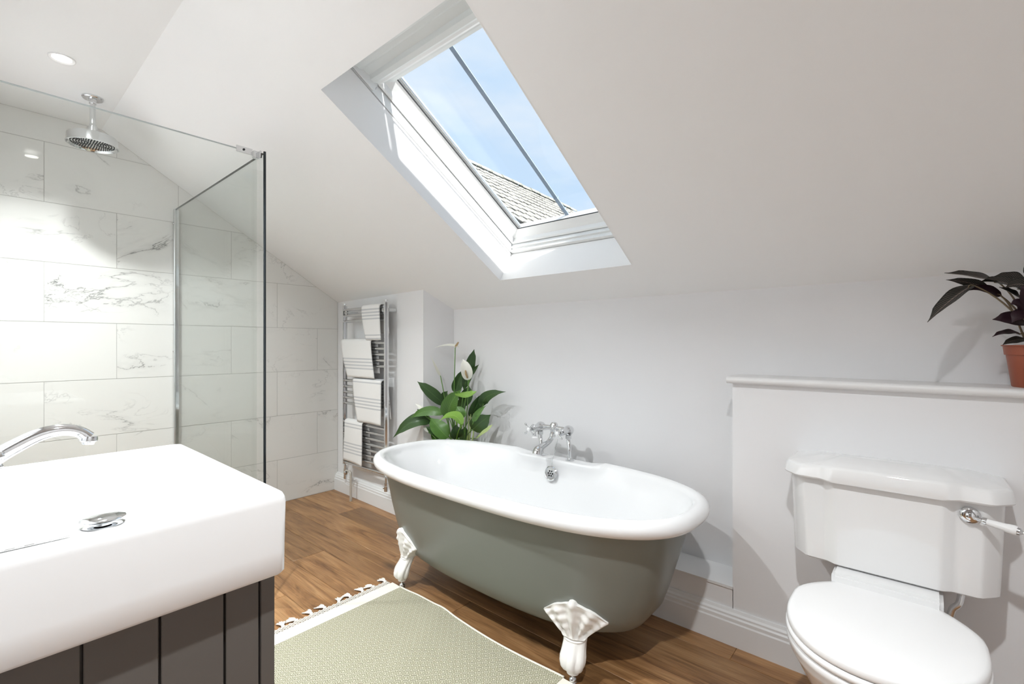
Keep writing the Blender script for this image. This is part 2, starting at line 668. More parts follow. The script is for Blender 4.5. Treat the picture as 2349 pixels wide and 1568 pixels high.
# ------------------------------------------------------------------ floor
floor = struct(box('floor', (-0.1, -3.8, -0.12), (XR + 0.1, 0.35, -0.016), M['subfloor']))
PW = 0.165
rows = []
y = -0.435 + 3 * PW
r = 0
butts = {0: [1.0, 2.839], 1: [0.5, 2.2, 3.6], 2: [1.3, 3.1], 3: [0.2, 1.896, 3.5], 4: [0.95, 2.7], 5: [0.4, 2.05, 3.4], 6: [1.25, 2.9], 7: [0.7, 2.3], 8: [1.5, 3.2], 9: [0.3, 2.0, 3.6], 10: [1.1, 2.8], 11: [0.6, 2.4], 12: [1.4, 3.0], 13: [0.9, 2.6], 14: [0.5, 2.2]}
yy = 0.06
while yy > YF:
    lo, hi = max(yy - PW, YF), min(yy, 0.06)
    xs = [0.0] + butts[r % 15] + [XR]
    for a, b in zip(xs[:-1], xs[1:]):
        box('plank', (a + 0.0005, lo + 0.0006, -0.016), (b - 0.0005, hi - 0.0006, 0.0), M['oak'], floor, bevel=0.0012, seg=1)
    yy -= PW
    r += 1

for k in range(8):  # boards of the added, unseen landing
    box('plank', (2.6 + k * 0.175 + 0.0006, -3.8, -0.016), (2.6 + (k + 1) * 0.175 - 0.0006, YF - 0.0006, 0.0), M['oak'], floor, bevel=0.0012, seg=1)

# ------------------------------------------------------------------ tiled wall
wall_left = struct(prism('wall_left', [(0.35, -0.1), (0.35, Z0 - K * 0.35), (YB, ZF), (YF - 0.1, ZF), (YF - 0.1, -0.1)], 0, -0.12, -0.0012, M['grout']))


def clip(poly, a, b, c):        # keep a*y + b*z <= c
    out = []
    for i, p in enumerate(poly):
        q = poly[(i + 1) % len(poly)]
        dp, dq = a * p[0] + b * p[1] - c, a * q[0] + b * q[1] - c
        if dp <= 0:
            out.append(p)
        if dp * dq < 0:
            t = dp / (dp - dq)
            out.append((p[0] + (q[0] - p[0]) * t, p[1] + (q[1] - p[1]) * t))
    return out


TH, TL, G = 0.303, 0.5709, 0.0013
zs = [0.0] + [0.2957 + TH * k for k in range(7)] + [2.42]
for i in range(len(zs) - 1):
    off = -0.16 - (TL / 2 if i % 2 == 0 else 0)
    js = [0.0] + [off - TL * k for k in range(6)]
    js = [j for j in js if j > YF] + [YF]
    for a, b in zip(js[:-1], js[1:]):
        poly = [(b + G, zs[i] + G), (a - G, zs[i] + G), (a - G, zs[i + 1] - G), (b + G, zs[i + 1] - G)]
        poly = clip(poly, K, 1, Z0 - 0.0015)
        poly = clip(poly, 0, 1, ZF - 0.0015)
        if len(poly) >= 3:
            prism('tile', poly, 0, -0.004, 0.0, M['marble'], wall_left, bevel=0.0007)

# ------------------------------------------------------------------ other walls
Y1 = -0.026                     # the radiator wall runs slightly out of square
top = lambda yv: Z0 - K * yv + 0.02
back = struct(obj('wall_back', [(0, 0.0, -0.02), (1.056, Y1, -0.02), (1.056, Y1, top(Y1)), (0, 0.0, top(0)),
                                (0, 0.34, -0.02), (1.056, 0.34, -0.02), (1.056, 0.34, top(0.34)), (0, 0.34, top(0.34))],
                  [[0, 1, 2, 3], [4, 5, 6, 7], [0, 1, 5, 4], [3, 2, 6, 7], [1, 2, 6, 5], [0, 3, 7, 4]], M['wall']))
struct(prism('wall_recess_side', [(1.056, Y1), (1.125, YK), (1.125, 0.34), (1.056, 0.34)], 2, -0.02, 1.43, M['wall']))
struct(box('wall_recess_back', (1.10, YK, -0.02), (XR, 0.34, top(YK)), M['wall']))
struct(box('wall_recess_base', (1.05, 0.0, -0.02), (2.82, YK + 0.01, 0.203), M['wall']))
struct(box('wall_boxing', (2.818, 0.0, -0.02), (XR, YK + 0.01, 0.955), M['wall']))
struct(box('trim_2', (1.06, -0.004, 0.196), (2.819, YK + 0.002, 0.2055), M['trim']))
HY = -3.7                       # unseen landing, added behind the camera to even out the room light
struct(box('wall_right', (XR, HY - 0.1, -0.1), (XR + 0.12, 0.35, 2.5), M['wall']))
struct(box('wall_front', (-0.1, YF - 0.12, -0.1), (2.72, YF, 2.5), M['wall']))
struct(box('wall_added_landing_side', (2.60, HY, -0.1), (2.72, YF - 0.12, 2.5), M['wall']))
struct(box('wall_added_landing_end', (2.60, HY - 0.12, -0.1), (XR + 0.1, HY, 2.5), M['wall']))

# ceiling: flat part, and the slope built in four pieces around the skylight
WX0, WX1, WS0, WS1 = 1.69, 2.43, 0.034, 1.17
ceil = struct(box('ceiling', (-0.1, HY - 0.1, ZF), (XR + 0.1, YB + 0.001, ZF + 0.12), M['ceiling']))
S_LO, S_HI = -0.36 * SL, -YB * SL


def slope_slab(name, x0, x1, s0, s1, t=0.17):
    v = [slope_pt(x, s, n) for n in (0, t) for x, s in ((x0, s0), (x1, s0), (x1, s1), (x0, s1))]
    return obj(name, v, [[0, 1, 2, 3], [4, 5, 6, 7], [0, 1, 5, 4], [1, 2, 6, 5], [2, 3, 7, 6], [3, 0, 4, 7]], M['ceiling'], ceil)


HX = 0.002
slope_slab('sloping_panel', -0.1, WX0 - HX, S_LO, S_HI)
slope_slab('sloping_panel', WX1 + HX, XR + 0.1, S_LO, S_HI)
slope_slab('sloping_panel', WX0 - HX, WX1 + HX, S_LO, WS0 - HX)
slope_slab('sloping_panel', WX0 - HX, WX1 + HX, WS1 + HX, S_HI)

# shelf along the boxing, with a rounded nose
prof = [(YK + 0.002, 0.975), (-0.012, 0.975)]
for k in range(9):
    a = PI / 2 + PI * k / 8
    prof.append((-0.012 + 0.0125 * math.cos(a) * 1.1, 0.9625 + 0.0125 * math.sin(a)))
prof += [(YK + 0.002, 0.95)]
shelf = struct(prism('trim_1', prof, 0, 2.803, XR, M['trim']))
smooth_by_angle(shelf, 30)

# skirting boards with a stepped moulding
SK = [(0.0, 0.0), (-0.024, 0.0), (-0.024, 0.082), (-0.021, 0.087), (-0.021, 0.098), (-0.0165, 0.103), (-0.0165, 0.110), (-0.010, 0.116), (-0.006, 0.1255), (0.0, 0.1255)]
sk = struct(prism('baseboard_back', SK, 0, 1.056, XR, M['trim']))
n = len(SK)
v1 = [(0.0, p[0] * 1.2, p[1] * 1.02) for p in SK] + [(1.056, Y1 + p[0], p[1] * 1.02) for p in SK]
struct(obj('baseboard_left', v1, [list(range(n)), list(range(n, 2 * n))] + [[i, (i + 1) % n, (i + 1) % n + n, i + n] for i in range(n)], M['trim']))

# ------------------------------------------------------------------ skylight
win = bpy.data.objects.new('window_1', None)
C.objects.link(win)
win.location = slope_pt(2.06, 0.6, 0.2)
WLOC[win.name] = tuple(win.location)
win['kind'] = 'structure'


def sl_box(name, x0, x1, s0, s1, n0, n1, material, parent, bevel=0.0):
    bm = bmesh.new()
    bmesh.ops.create_cube(bm, size=1)
    for v in bm.verts:
        c = v.co + Vector((0.5, 0.5, 0.5))
        v.co = slope_pt(x0 + c.x * (x1 - x0), s0 + c.y * (s1 - s0), n0 + c.z * (n1 - n0))
    if bevel:
        bmesh.ops.bevel(bm, geom=list(bm.edges), offset=bevel, segments=2, affect='EDGES')
    return bm_obj(name, bm, material, parent)


def sl_prism(name, pts, s0, s1, material, parent):          # pts in (x, n), swept along s
    m = len(pts)
    vs = [slope_pt(x, s0, q) for x, q in pts] + [slope_pt(x, s1, q) for x, q in pts]
    return obj(name, vs, [list(range(m)), list(range(m, 2 * m))] + [[i, (i + 1) % m, (i + 1) % m + m, i + m] for i in range(m)], material, parent)


def sl_prism_x(name, pts, x0, x1, material, parent):        # pts in (s, n), swept along x
    m = len(pts)
    vs = [slope_pt(x0, s, q) for s, q in pts] + [slope_pt(x1, s, q) for s, q in pts]
    return obj(name, vs, [list(range(m)), list(range(m, 2 * m))] + [[i, (i + 1) % m, (i + 1) % m + m, i + m] for i in range(m)], material, parent)


# plaster lining of the opening
NL = 0.172
lin = obj('lining', [slope_pt(x, s, q) for q, d in ((-0.0006, 0), (NL, 0), (NL, 0.05), (-0.0006, 0.004)) for x, s in ((WX0 - d, WS0 - d), (WX1 + d, WS0 - d), (WX1 + d, WS1 + d), (WX0 - d, WS1 + d))] ,
          [[0, 1, 5, 4], [1, 2, 6, 5], [2, 3, 7, 6], [3, 0, 4, 7], [4, 5, 9, 8], [5, 6, 10, 9], [6, 7, 11, 10], [7, 4, 8, 11], [0, 1, 13, 12], [1, 2, 14, 13], [2, 3, 15, 14], [3, 0, 12, 15]], M['ceiling'], win)
# fixed outer frame: shallow groove, then the frame sides
for nm, a in (('frame_side', (WX0 - 0.05, WX0 + 0.003, WS0 - 0.04, WS1 + 0.04)), ('frame_side', (WX1 - 0.003, WX1 + 0.05, WS0 - 0.04, WS1 + 0.04))):
    sl_box(nm, *a, 0.176, 0.29, M['sash'], win)
sl_box('frame_bottom', WX0 - 0.02, WX1 + 0.02, WS0 - 0.05, WS0 + 0.016, 0.176, 0.29, M['sash'], win)
sl_box('frame_step', WX0 + 0.002, WX1 - 0.002, WS0 + 0.014, WS0 + 0.026, 0.196, 0.29, M['sash'], win)
sl_box('frame_top', WX0 - 0.02, WX1 + 0.02, WS1 - 0.018, WS1 + 0.06, 0.176, 0.29, M['sash'], win)
for s_ in (1.03, 0.13):
    sc = lathe('screw_cap', [(0.0, 0.0035), (0.004, 0.0035), (0.0042, 0.004), (0.0062, 0.004), (0.0066, 0.0)], slope_pt(WX0 + 0.002, s_, 0.2), (1, 0, 0), M['plastic'], win, n=14)
    lathe('screw_head', [(0.0, 0.0052), (0.003, 0.0052), (0.0036, 0.003)], slope_pt(WX0 + 0.002, s_, 0.2), (1, 0, 0), M['alu'], sc, n=12)
# black gasket between frame and sash
GX0, GX1, GS0, GS1 = WX0 + 0.0025, WX1 - 0.0025, WS0 + 0.024, WS1 - 0.05
for a in ((GX0, GX0 + 0.011, GS0, GS1), (GX1 - 0.011, GX1, GS0, GS1), (GX0, GX1, GS0 - 0.002, GS0 + 0.010)):
    sl_box('gasket', *a, 0.222, 0.27, M['gasket'], win)
# sash: side faces, sloped glazing bead
sash_in = [(0.0105, 0.215), (0.0105, 0.29), (0.068, 0.29), (0.062, 0.262), (0.022, 0.240), (0.018, 0.220)]
s0, s1 = GS0 + 0.004, GS1 + 0.02
sl_prism('sash_stile', [(WX0 + a, b) for a, b in sash_in], s0, s1, M['sash'], win)
sl_prism('sash_stile', [(WX1 - a, b) for a, b in sash_in], s0, s1, M['sash'], win)
sl_prism_x('sash_rail', [(GS0 - 0.003 + a, b) for a, b in sash_in], WX0 + 0.005, WX1 - 0.005, M['sash'], win)
sl_prism_x('sash_rail', [(GS1 + 0.03 - a * 1.1, b) for a, b in sash_in], WX0 + 0.005, WX1 - 0.005, M['sash'], win)
for x_, e in ((WX0 + 0.0625, 1), (WX1 - 0.0625, -1)):
    sl_box('glazing_seal', min(x_, x_ + 0.004 * e), max(x_, x_ + 0.004 * e), GS0 + 0.06, GS1, 0.2618, 0.266, M['gasket'], win)
    sl_box('spacer_bar', min(x_ + 0.004 * e, x_ + 0.015 * e), max(x_ + 0.004 * e, x_ + 0.015 * e), GS0 + 0.06, GS1, 0.2725, 0.28, M['sash'], win)
    sl_box('glazing_seal', min(x_ + 0.015 * e, x_ + 0.018 * e), max(x_ + 0.015 * e, x_ + 0.018 * e), GS0 + 0.06, GS1, 0.2725, 0.281, M['alu'], win)
sl_box('glazing_seal', WX0 + 0.06, WX1 - 0.06, GS0 + 0.0595, GS0 + 0.062, 0.2618, 0.266, M['gasket'], win)
sl_box('glass_pane', WX0 + 0.05, WX1 - 0.05, GS0 + 0.045, GS1 + 0.01, 0.2665, 0.2715, M['pane'], win)
# central glazing bar on the outside of the pane
gb = sl_prism('glazing_bar', [(2.047, 0.283), (2.051, 0.292), (2.063, 0.292), (2.067, 0.283)], GS0 + 0.04, GS1 + 0.02, M['alu'], win)
for s_ in (GS0 + 0.1, GS0 + 0.17):
    sl_box('bar_clip', 2.0465, 2.0675, s_, s_ + 0.006, 0.281, 0.2935, M['alu'], gb)
# ventilation flap and blind cassette under the top rail
bl = sl_prism_x('blind_cassette', [(1.150, 0.176), (1.150, 0.25), (1.075, 0.25), (1.040, 0.226), (1.036, 0.214), (1.044, 0.204), (1.062, 0.202), (1.075, 0.212), (1.105, 0.205), (1.112, 0.195), (1.128, 0.190)], WX0 + 0.012, WX1 - 0.004, M['blind'], win)
sl_prism_x('vent_bar', [(1.042, 0.222), (1.036, 0.236), (1.024, 0.236), (1.020, 0.228), (1.028, 0.216), (1.038, 0.212)], WX0 + 0.014, WX1 - 0.004, M['sash'], bl)
sl_prism_x('blind_rail', [(1.024, 0.240), (1.024, 0.256), (0.998, 0.262), (0.998, 0.254), (1.010, 0.246)], WX0 + 0.03, WX1 - 0.01, M['blind'], bl)
sl_box('blind_handle', 2.045, 2.065, 1.022, 1.03, 0.226, 0.232, M['sash'], bl, bevel=0.001)
sl_prism('end_cap', [(WX0 + 0.006, 0.178), (WX0 + 0.012, 0.178), (WX0 + 0.012, 0.25), (WX0 + 0.006, 0.25)], 1.03, 1.15, M['sash'], bl)

# ------------------------------------------------------------------ neighbouring roof seen through the skylight
RP = Vector((-5.13, 6.64, 5.48))                      # a point of the ridge
RU = Vector((-0.08, 0.997, 0)).normalized()           # along the ridge
RH = Vector((RU.y, -RU.x, 0))                         # level, towards our house
RV = (RH * math.cos(math.radians(38)) + Vector((0, 0, -math.sin(math.radians(38))))).normalized()
RN = RU.cross(RV).normalized()
if RN.z < 0:
    RN = -RN
rb = RP + RU * 2.5
house = thing('neighbour_house', (rb.x, rb.y, -3.0), 'weathered pantile roof of the neighbouring house outside the skylight', 'roof')


def roof_pt(u, v, h=0.0):
    return RP + RU * u + RV * v + RN * h


NR, NU, TW, TLN = 11, 27, 0.262, 0.33
u0 = -2.3
deck = obj('roof_deck', [roof_pt(u, v, h) for h in (-0.02, -0.12) for u, v in ((u0, 0), (u0 + NU * TW, 0), (u0 + NU * TW, 3.75), (u0, 3.75))],
           [[0, 1, 2, 3], [4, 5, 6, 7], [0, 1, 5, 4], [1, 2, 6, 5], [2, 3, 7, 6], [3, 0, 4, 7]], M['housewall'], house)
e0, e1 = roof_pt(u0 + 0.1, 3.5, -0.1), roof_pt(u0 + NU * TW - 0.1, 3.5, -0.1)
b0, b1 = roof_pt(u0 + 0.1, 0.05, -0.15), roof_pt(u0 + NU * TW - 0.1, 0.05, -0.15)
dn = lambda p: Vector((p.x, p.y, -3.0))
obj('house_wall', [e0, e1, b1, b0, dn(e0), dn(e1), dn(b1), dn(b0)], [[0, 1, 2, 3], [4, 5, 6, 7], [0, 1, 5, 4], [1, 2, 6, 5], [2, 3, 7, 6], [3, 0, 4, 7]], M['housewall'], house)
# one pantile, shared by all
pv, npr = [], 10
for h in (0.0, -0.014):
    for k in range(3):
        for j in range(npr + 1):
            t = j / npr
            hh = 0.030 * math.sin(2 * PI * t) + 0.012 * (1 - t) + 0.012 + (0.026 if k == 2 else 0.013 if k == 1 else 0.0)
            pv.append(RU * (t * TW * 1.06) + RV * (k * 0.5 * TLN * 1.14) + RN * (hh + h))
w_ = npr + 1
pf = []
for b_ in (0, 3 * w_):
    for k in range(2):
        for j in range(npr):
            pf.append([b_ + k * w_ + j, b_ + k * w_ + j + 1, b_ + (k + 1) * w_ + j + 1, b_ + (k + 1) * w_ + j])
for j in range(npr):
    pf.append([2 * w_ + j, 2 * w_ + j + 1, 5 * w_ + j + 1, 5 * w_ + j])
tile_me = mesh('pantile', pv, pf, smooth=True)
tile_me.materials.append(M['rooftile'])
for r_ in range(NR):
    for c_ in range(NU):
        t = link('pantile', tile_me, None, house)
        t.location = roof_pt(u0 + c_ * TW, r_ * TLN + 0.02, rnd.uniform(-0.004, 0.006)) - 0 * RN
# half-round ridge tiles
rv, rf = [], []
for k in range(2):
    for j in range(9):
        a = PI * j / 8
        for q in (0.115, 0.10):
            rv.append(RU * (k * 0.43) + RH * (math.cos(a) * q) + Vector((0, 0, math.sin(a) * q * 0.95 - 0.02)))
idx = lambda k, j, q: k * 18 + j * 2 + q
for j in range(8):
    rf += [[idx(0, j, 0), idx(1, j, 0), idx(1, j + 1, 0), idx(0, j + 1, 0)], [idx(0, j, 1), idx(1, j, 1), idx(1, j + 1, 1), idx(0, j + 1, 1)]]
    rf += [[idx(k, j, 0), idx(k, j + 1, 0), idx(k, j + 1, 1), idx(k, j, 1)] for k in (0, 1)]
ridge_me = mesh('ridge_tile', rv, rf, smooth=True)
ridge_me.materials.append(M['ridge'])
for k in range(int(NU * TW / 0.45) + 1):
    t = link('ridge_tile', ridge_me, None, house)
    t.location = roof_pt(u0 + k * 0.45, 0.0, 0.02) + Vector((0, 0, rnd.uniform(0, 0.02)))

# ------------------------------------------------------------------ downlights
def downlight(x, y_, label, name='ceiling_downlight', beam='downlight_beam'):
    t = thing(name, (x, y_, ZF), label, 'downlight', 'recessed downlights in the flat ceiling')
    lathe('bezel', [(0.031, 0.001), (0.031, -0.001), (0.040, -0.004), (0.043, -0.0025), (0.0435, 0.0)], (x, y_, ZF), (0, 0, 1), M['plastic'], t, n=28)
    lathe('lamp_face', [(0.0, 0.0), (0.0305, 0.0), (0.0305, -0.0006), (0.0, -0.0006)], (x, y_, ZF - 0.0003), (0, 0, 1), M['lampface'], t, n=24)
    ld = bpy.data.lights.new(beam, 'AREA')
    ld.shape = 'DISK'
    ld.size = 0.058
    ld.spread = math.radians(DOWNLIGHT_SPREAD)
    ld.energy = DOWNLIGHT_W
    ld.color = (0.955, 0.985, 1.0)
    lo = bpy.data.objects.new(beam, ld)
    C.objects.link(lo)
    lo.parent = t
    lo.location = (0, 0, -0.006)


downlight(0.715, -1.59, 'recessed ceiling downlight glowing beside the shower head')
# outside the picture: both show as bright spots mirrored in the marble tiles
downlight(1.867, -1.58, 'recessed ceiling downlight above the wash basin', 'downlight_basin_offscreen', 'downlight_basin_beam_offscreen')
downlight(3.26, -1.58, 'recessed ceiling downlight in front of the toilet', 'downlight_toilet_offscreen', 'downlight_toilet_beam_offscreen')

# ------------------------------------------------------------------ bath
BX, BY, BA, BB, BZ = 2.030, -0.318, 0.790, 0.362, 0.567
bath = thing('bathtub', (BX, BY, 0.0), 'grey roll-top bathtub with white enamel inside and ivory claw feet', 'bathtub')
BN = 120


def out_dir(t, pa=2.9, pb=2.6):
    c, s = math.cos(t), math.sin(t)
    return (math.copysign(abs(c) ** (2 / pa), c), math.copysign(abs(s) ** (2 / pb), s))


def bring(ax, ay, z, pa=2.9, pb=2.6, zf=None):
    out = []
    for j in range(BN):
        t = 2 * PI * j / BN
        c, s = out_dir(t, pa, pb)
        x, y_ = BX + ax * c, BY + ay * s
        out.append(Vector((x, y_, z if zf is None else zf(x, y_, z))))
    return out


def deck_drop(x, y_):           # the rim flattens where the tap stands
    if y_ < BY + 0.2:
        return 0.0
    return sstep(0.235, 0.19, abs(x - BX))


def rim_z(x, y_, z):
    return z - 0.016 * deck_drop(x, y_) * sstep(BZ - 0.05, BZ, z)


# outer shell
rings = []
SHELL = ((0.118, 0.36, 0.12, 2.4, 2.4), (0.120, 0.50, 0.185, 2.6, 2.5), (0.130, 0.565, 0.215, 2.8, 2.6), (0.150, 0.602, 0.234, 2.9, 2.7),
         (0.20, 0.638, 0.255, 3.0, 2.8), (0.27, 0.662, 0.272, 3.0, 2.8), (0.35, 0.687, 0.288, 3.0, 2.7), (0.44, 0.714, 0.304, 2.9, 2.6), (0.535, 0.740, 0.320, 2.9, 2.6))


def tub_side(x, z):
    """y of the near side of the outer shell at x, z"""
    for r0, r1 in zip(SHELL[:-1], SHELL[1:]):
        if r0[0] <= z <= r1[0]:
            q = (z - r0[0]) / (r1[0] - r0[0])
            a, b, pa, pb = (r0[i] + (r1[i] - r0[i]) * q for i in range(1, 5))
            return BY - b * max(0.0, 1 - min(1.0, abs(x - BX) / a) ** pa) ** (1 / pb)
    return BY


for z, a, b, pa, pb in SHELL:
    rings.append(bring(a, b, z, pa, pb))
vs, fs = loft(rings, cap1=False)
shell = obj('outer_shell', vs, fs, M['tubgrey'], bath)
smooth_by_angle(shell, 60)
# enamel: rolled rim and the inside
rings = []
R0 = 0.0285
for k in range(0, 15):
    a = -PI * 0.62 + (PI * 1.60) * k / 14          # from under the outside, over the top, to the inside
    dr, dz = math.cos(a) * R0, math.sin(a) * R0
    ring = bring(BA - R0 + dr, BB - R0 + dr, BZ - R0 + dz)
    for p_ in ring:
        e = deck_drop(p_.x, p_.y)
        if e > 0:
            zt = BZ - 0.0165
            p_.z = p_.z + (min(p_.z, zt) - p_.z) * e
            if a > PI / 2:
                f = (a - PI / 2) / (PI * 0.48)
                p_.y -= 0.024 * e * min(1.0, f * 1.15)
                p_.z += (zt - 0.0005 - p_.z) * e * (1.0 if f < 0.80 else 0.25)
    rings.append(ring)
for z, a, b, pa, pb in ((0.52, 0.715, 0.295, 2.8, 2.6), (0.47, 0.680, 0.280, 2.8, 2.5), (0.40, 0.655, 0.266, 2.7, 2.5), (0.32, 0.625, 0.250, 2.6, 2.5), (0.24, 0.585, 0.232, 2.5, 2.4),
                        (0.185, 0.535, 0.205, 2.4, 2.4), (0.158, 0.46, 0.165, 2.3, 2.3), (0.148, 0.34, 0.11, 2.2, 2.2)):
    rings.append(bring(a, b, z, pa, pb))
vs, fs = loft(rings, cap0=False)
enam = obj('enamel_interior', vs, fs, M['enamel'], bath)
smooth_by_angle(enam, 70)
# overflow rose on the inside wall
ov = Vector((BX, -0.048, 0.488))
oax = Vector((0.02, -1, 0.22)).normalized()
orose = lathe('overflow', [(0.0, 0.0), (0.034, 0.0), (0.034, 0.004), (0.030, 0.007), (0.026, 0.006), (0.023, 0.002), (0.0, 0.002)], ov, oax, M['chrome'], bath, n=28)
lathe('strainer', [(0.0, 0.0045), (0.0185, 0.0045), (0.0195, 0.003), (0.0195, 0.0)], ov + oax * 0.0005, oax, M['chrome'], orose, n=24)
ax_, ay_, _ = frame_of(oax)
for k in range(6):
    a = 2 * PI * k / 6
    lathe('strainer_hole', [(0.0, 0.0), (0.0042, 0.0), (0.0042, 0.0006), (0.0, 0.0006)], ov + oax * 0.0048 + ax_ * (0.0118 * math.cos(a)) + ay_ * (0.0118 * math.sin(a)), oax, M['hole'], orose, n=12)
lathe('strainer_hole', [(0.0, 0.0), (0.0035, 0.0), (0.0035, 0.0006), (0.0, 0.0006)], ov + oax * 0.0048, oax, M['hole'], orose, n=12)


# claw feet: built facing -y around the origin, then turned outwards
FTX, FTY, FTA = 0.450, 0.200, 0.26


def foot_meshes(side):
    # claw and leg: rings down a curved path
    rings = []
    for z, cy, rx, ry, toe in ((0.190, 0.014, 0.040, 0.010, 0), (0.176, 0.012, 0.042, 0.014, 0), (0.158, 0.004, 0.042, 0.022, 0.1), (0.138, -0.006, 0.0405, 0.028, 0.2), (0.120, -0.014, 0.039, 0.028, 0.5),
                               (0.100, -0.026, 0.041, 0.030, 1.0), (0.085, -0.034, 0.044, 0.033, 1.4), (0.070, -0.039, 0.0435, 0.035, 1.6), (0.056, -0.040, 0.040, 0.034, 1.5), (0.046, -0.038, 0.034, 0.029, 1.1),
                               (0.040, -0.036, 0.026, 0.022, 0.4), (0.038, -0.036, 0.021, 0.019, 0.0), (0.030, -0.036, 0.020, 0.018, 0.0), (0.028, -0.036, 0.014, 0.013, 0.0)):
        ring = []
        for j in range(40):
            t = 2 * PI * j / 40
            g = 1.0
            if toe and math.sin(t) < 0.35:
                g = 1 - 0.15 * toe * (0.5 + 0.5 * math.cos(3 * 2 * (t - 1.5 * PI) + PI)) ** 4
            ring.append(Vector((rx * math.cos(t) * g, cy + ry * math.sin(t) * g, z)))
        rings.append(ring)
    leg = loft(rings)
    # acanthus fan that hugs the tub
    nu, nv = 61, 19
    outline = [(0.0, 0.266), (0.010, 0.263), (0.015, 0.254), (0.028, 0.250), (0.042, 0.244), (0.056, 0.240), (0.070, 0.233), (0.084, 0.222), (0.097, 0.211), (0.109, 0.202)]

    def topz(x):
        for (a, za), (b, zb) in zip(outline[:-1], outline[1:]):
            if a <= x <= b:
                return za + (zb - za) * (x - a) / (b - a)
        return 0.202

    def lowz(x):
        return 0.138 if x < 0.038 else 0.138 + 0.060 * ((x - 0.038) / 0.071) ** 0.75
    front, backv = [], []
    for i in range(nv):
        v = i / (nv - 1)
        for j in range(nu):
            u = -1 + 2 * j / (nu - 1)
            x = u * 0.109
            z = lowz(abs(x)) + (topz(abs(x)) - lowz(abs(x))) * v
            yb = -0.02
            for _ in range(4):
                wx = BX + side * FTX + math.cos(FTA) * x * side + math.sin(FTA) * side * -yb
                wy = tub_side(wx, z)
                yb = (wy - (BY - FTY) - math.sin(FTA) * x) / math.cos(FTA)
            yb = min(yb, 0.012)
            thick = 0.007 + 0.038 * (1 - abs(u) ** 1.3) * (1 - v) ** 1.3 + 0.007 * (1 - u * u)
            ang = math.atan2(x, z - 0.115)
            edge = min(1.0, (1 - abs(u)) * 6) * min(1.0, (1 - v) * 4 + 0.15) * min(1.0, v * 5 + 0.1)
            rad = math.hypot(x, z - 0.115)
            rib = 0.0065 * math.cos(ang * 13.0) * edge + 0.0030 * math.cos(rad * 230 + ang * 4) * edge * min(1, abs(u) * 3)
            knob = 0.008 * math.exp(-((x / 0.013) ** 2) - ((z - 0.251) / 0.010) ** 2)
            front.append(Vector((x * side, yb - thick - rib - knob, z)))
            backv.append(Vector((x * side, yb + 0.006, z)))
    vs = front + backv
    fs = []
    q = nu * nv
    for i in range(nv - 1):
        for j in range(nu - 1):
            fs.append([i * nu + j, i * nu + j + 1, (i + 1) * nu + j + 1, (i + 1) * nu + j])
            fs.append([q + i * nu + j, q + i * nu + j + 1, q + (i + 1) * nu + j + 1, q + (i + 1) * nu + j])
    for j in range(nu - 1):
        fs += [[j, j + 1, q + j + 1, q + j], [(nv - 1) * nu + j, (nv - 1) * nu + j + 1, q + (nv - 1) * nu + j + 1, q + (nv - 1) * nu + j]]
    for i in range(nv - 1):
        fs += [[i * nu, (i + 1) * nu, q + (i + 1) * nu, q + i * nu], [i * nu + nu - 1, (i + 1) * nu + nu - 1, q + (i + 1) * nu + nu - 1, q + i * nu + nu - 1]]
    ribs = []
    for zc, cyc, rx_, ry_, rr_ in ((0.146, -0.004, 0.0425, 0.0275, 0.0048), (0.134, -0.008, 0.0400, 0.0285, 0.0036)):
        ribs.append(tube_geo([Vector((rx_ * math.cos(t_), cyc + ry_ * math.sin(t_), zc - 0.006 * math.cos((t_ - 1.5 * PI) * 1.2))) for t_ in [PI * (1.02 + 0.96 * q / 16) for q in range(17)]], [0.001, rr_, rr_, rr_, 0.001], 8))
    v, f = join_geo(leg, (vs, fs), *ribs)
    bolt = lathe_geo([(0.006, 0.034), (0.006, 0.022), (0.0045, 0.020), (0.0045, 0.016), (0.0105, 0.014), (0.0125, 0.008), (0.012, 0.003), (0.0135, 0.002), (0.0135, 0.0)], (0, -0.036, 0), (0, 0, 1), 18)
    return (v, f), bolt


FM = {}
for side in (-1, 1):
    fg, bg = foot_meshes(side)
    foot_me = mesh('claw_foot', *fg)
    bolt_me = mesh('foot_bolt', *bg)
    for me_, mt in ((foot_me, M['ivory']), (bolt_me, M['satin'])):
        me_.materials.append(mt)
        for p_ in me_.polygons:
            p_.use_smooth = True
    foot_me.set_sharp_from_angle(angle=math.radians(55))
    FM[side] = (foot_me, bolt_me)
for sx in (-1, 1):
    for sy in (-1, 1):
        fm, bm_ = FM[sx if sy < 0 else -sx]
        f_ = link('claw_foot', fm, None, bath)
        f_.location = (BX + sx * FTX, BY + sy * FTY, 0)
        f_.rotation_euler = (0, 0, sx * FTA if sy < 0 else PI - sx * FTA)
        b_ = bpy.data.objects.new('foot_bolt', bm_)
        C.objects.link(b_)
        b_.parent = f_

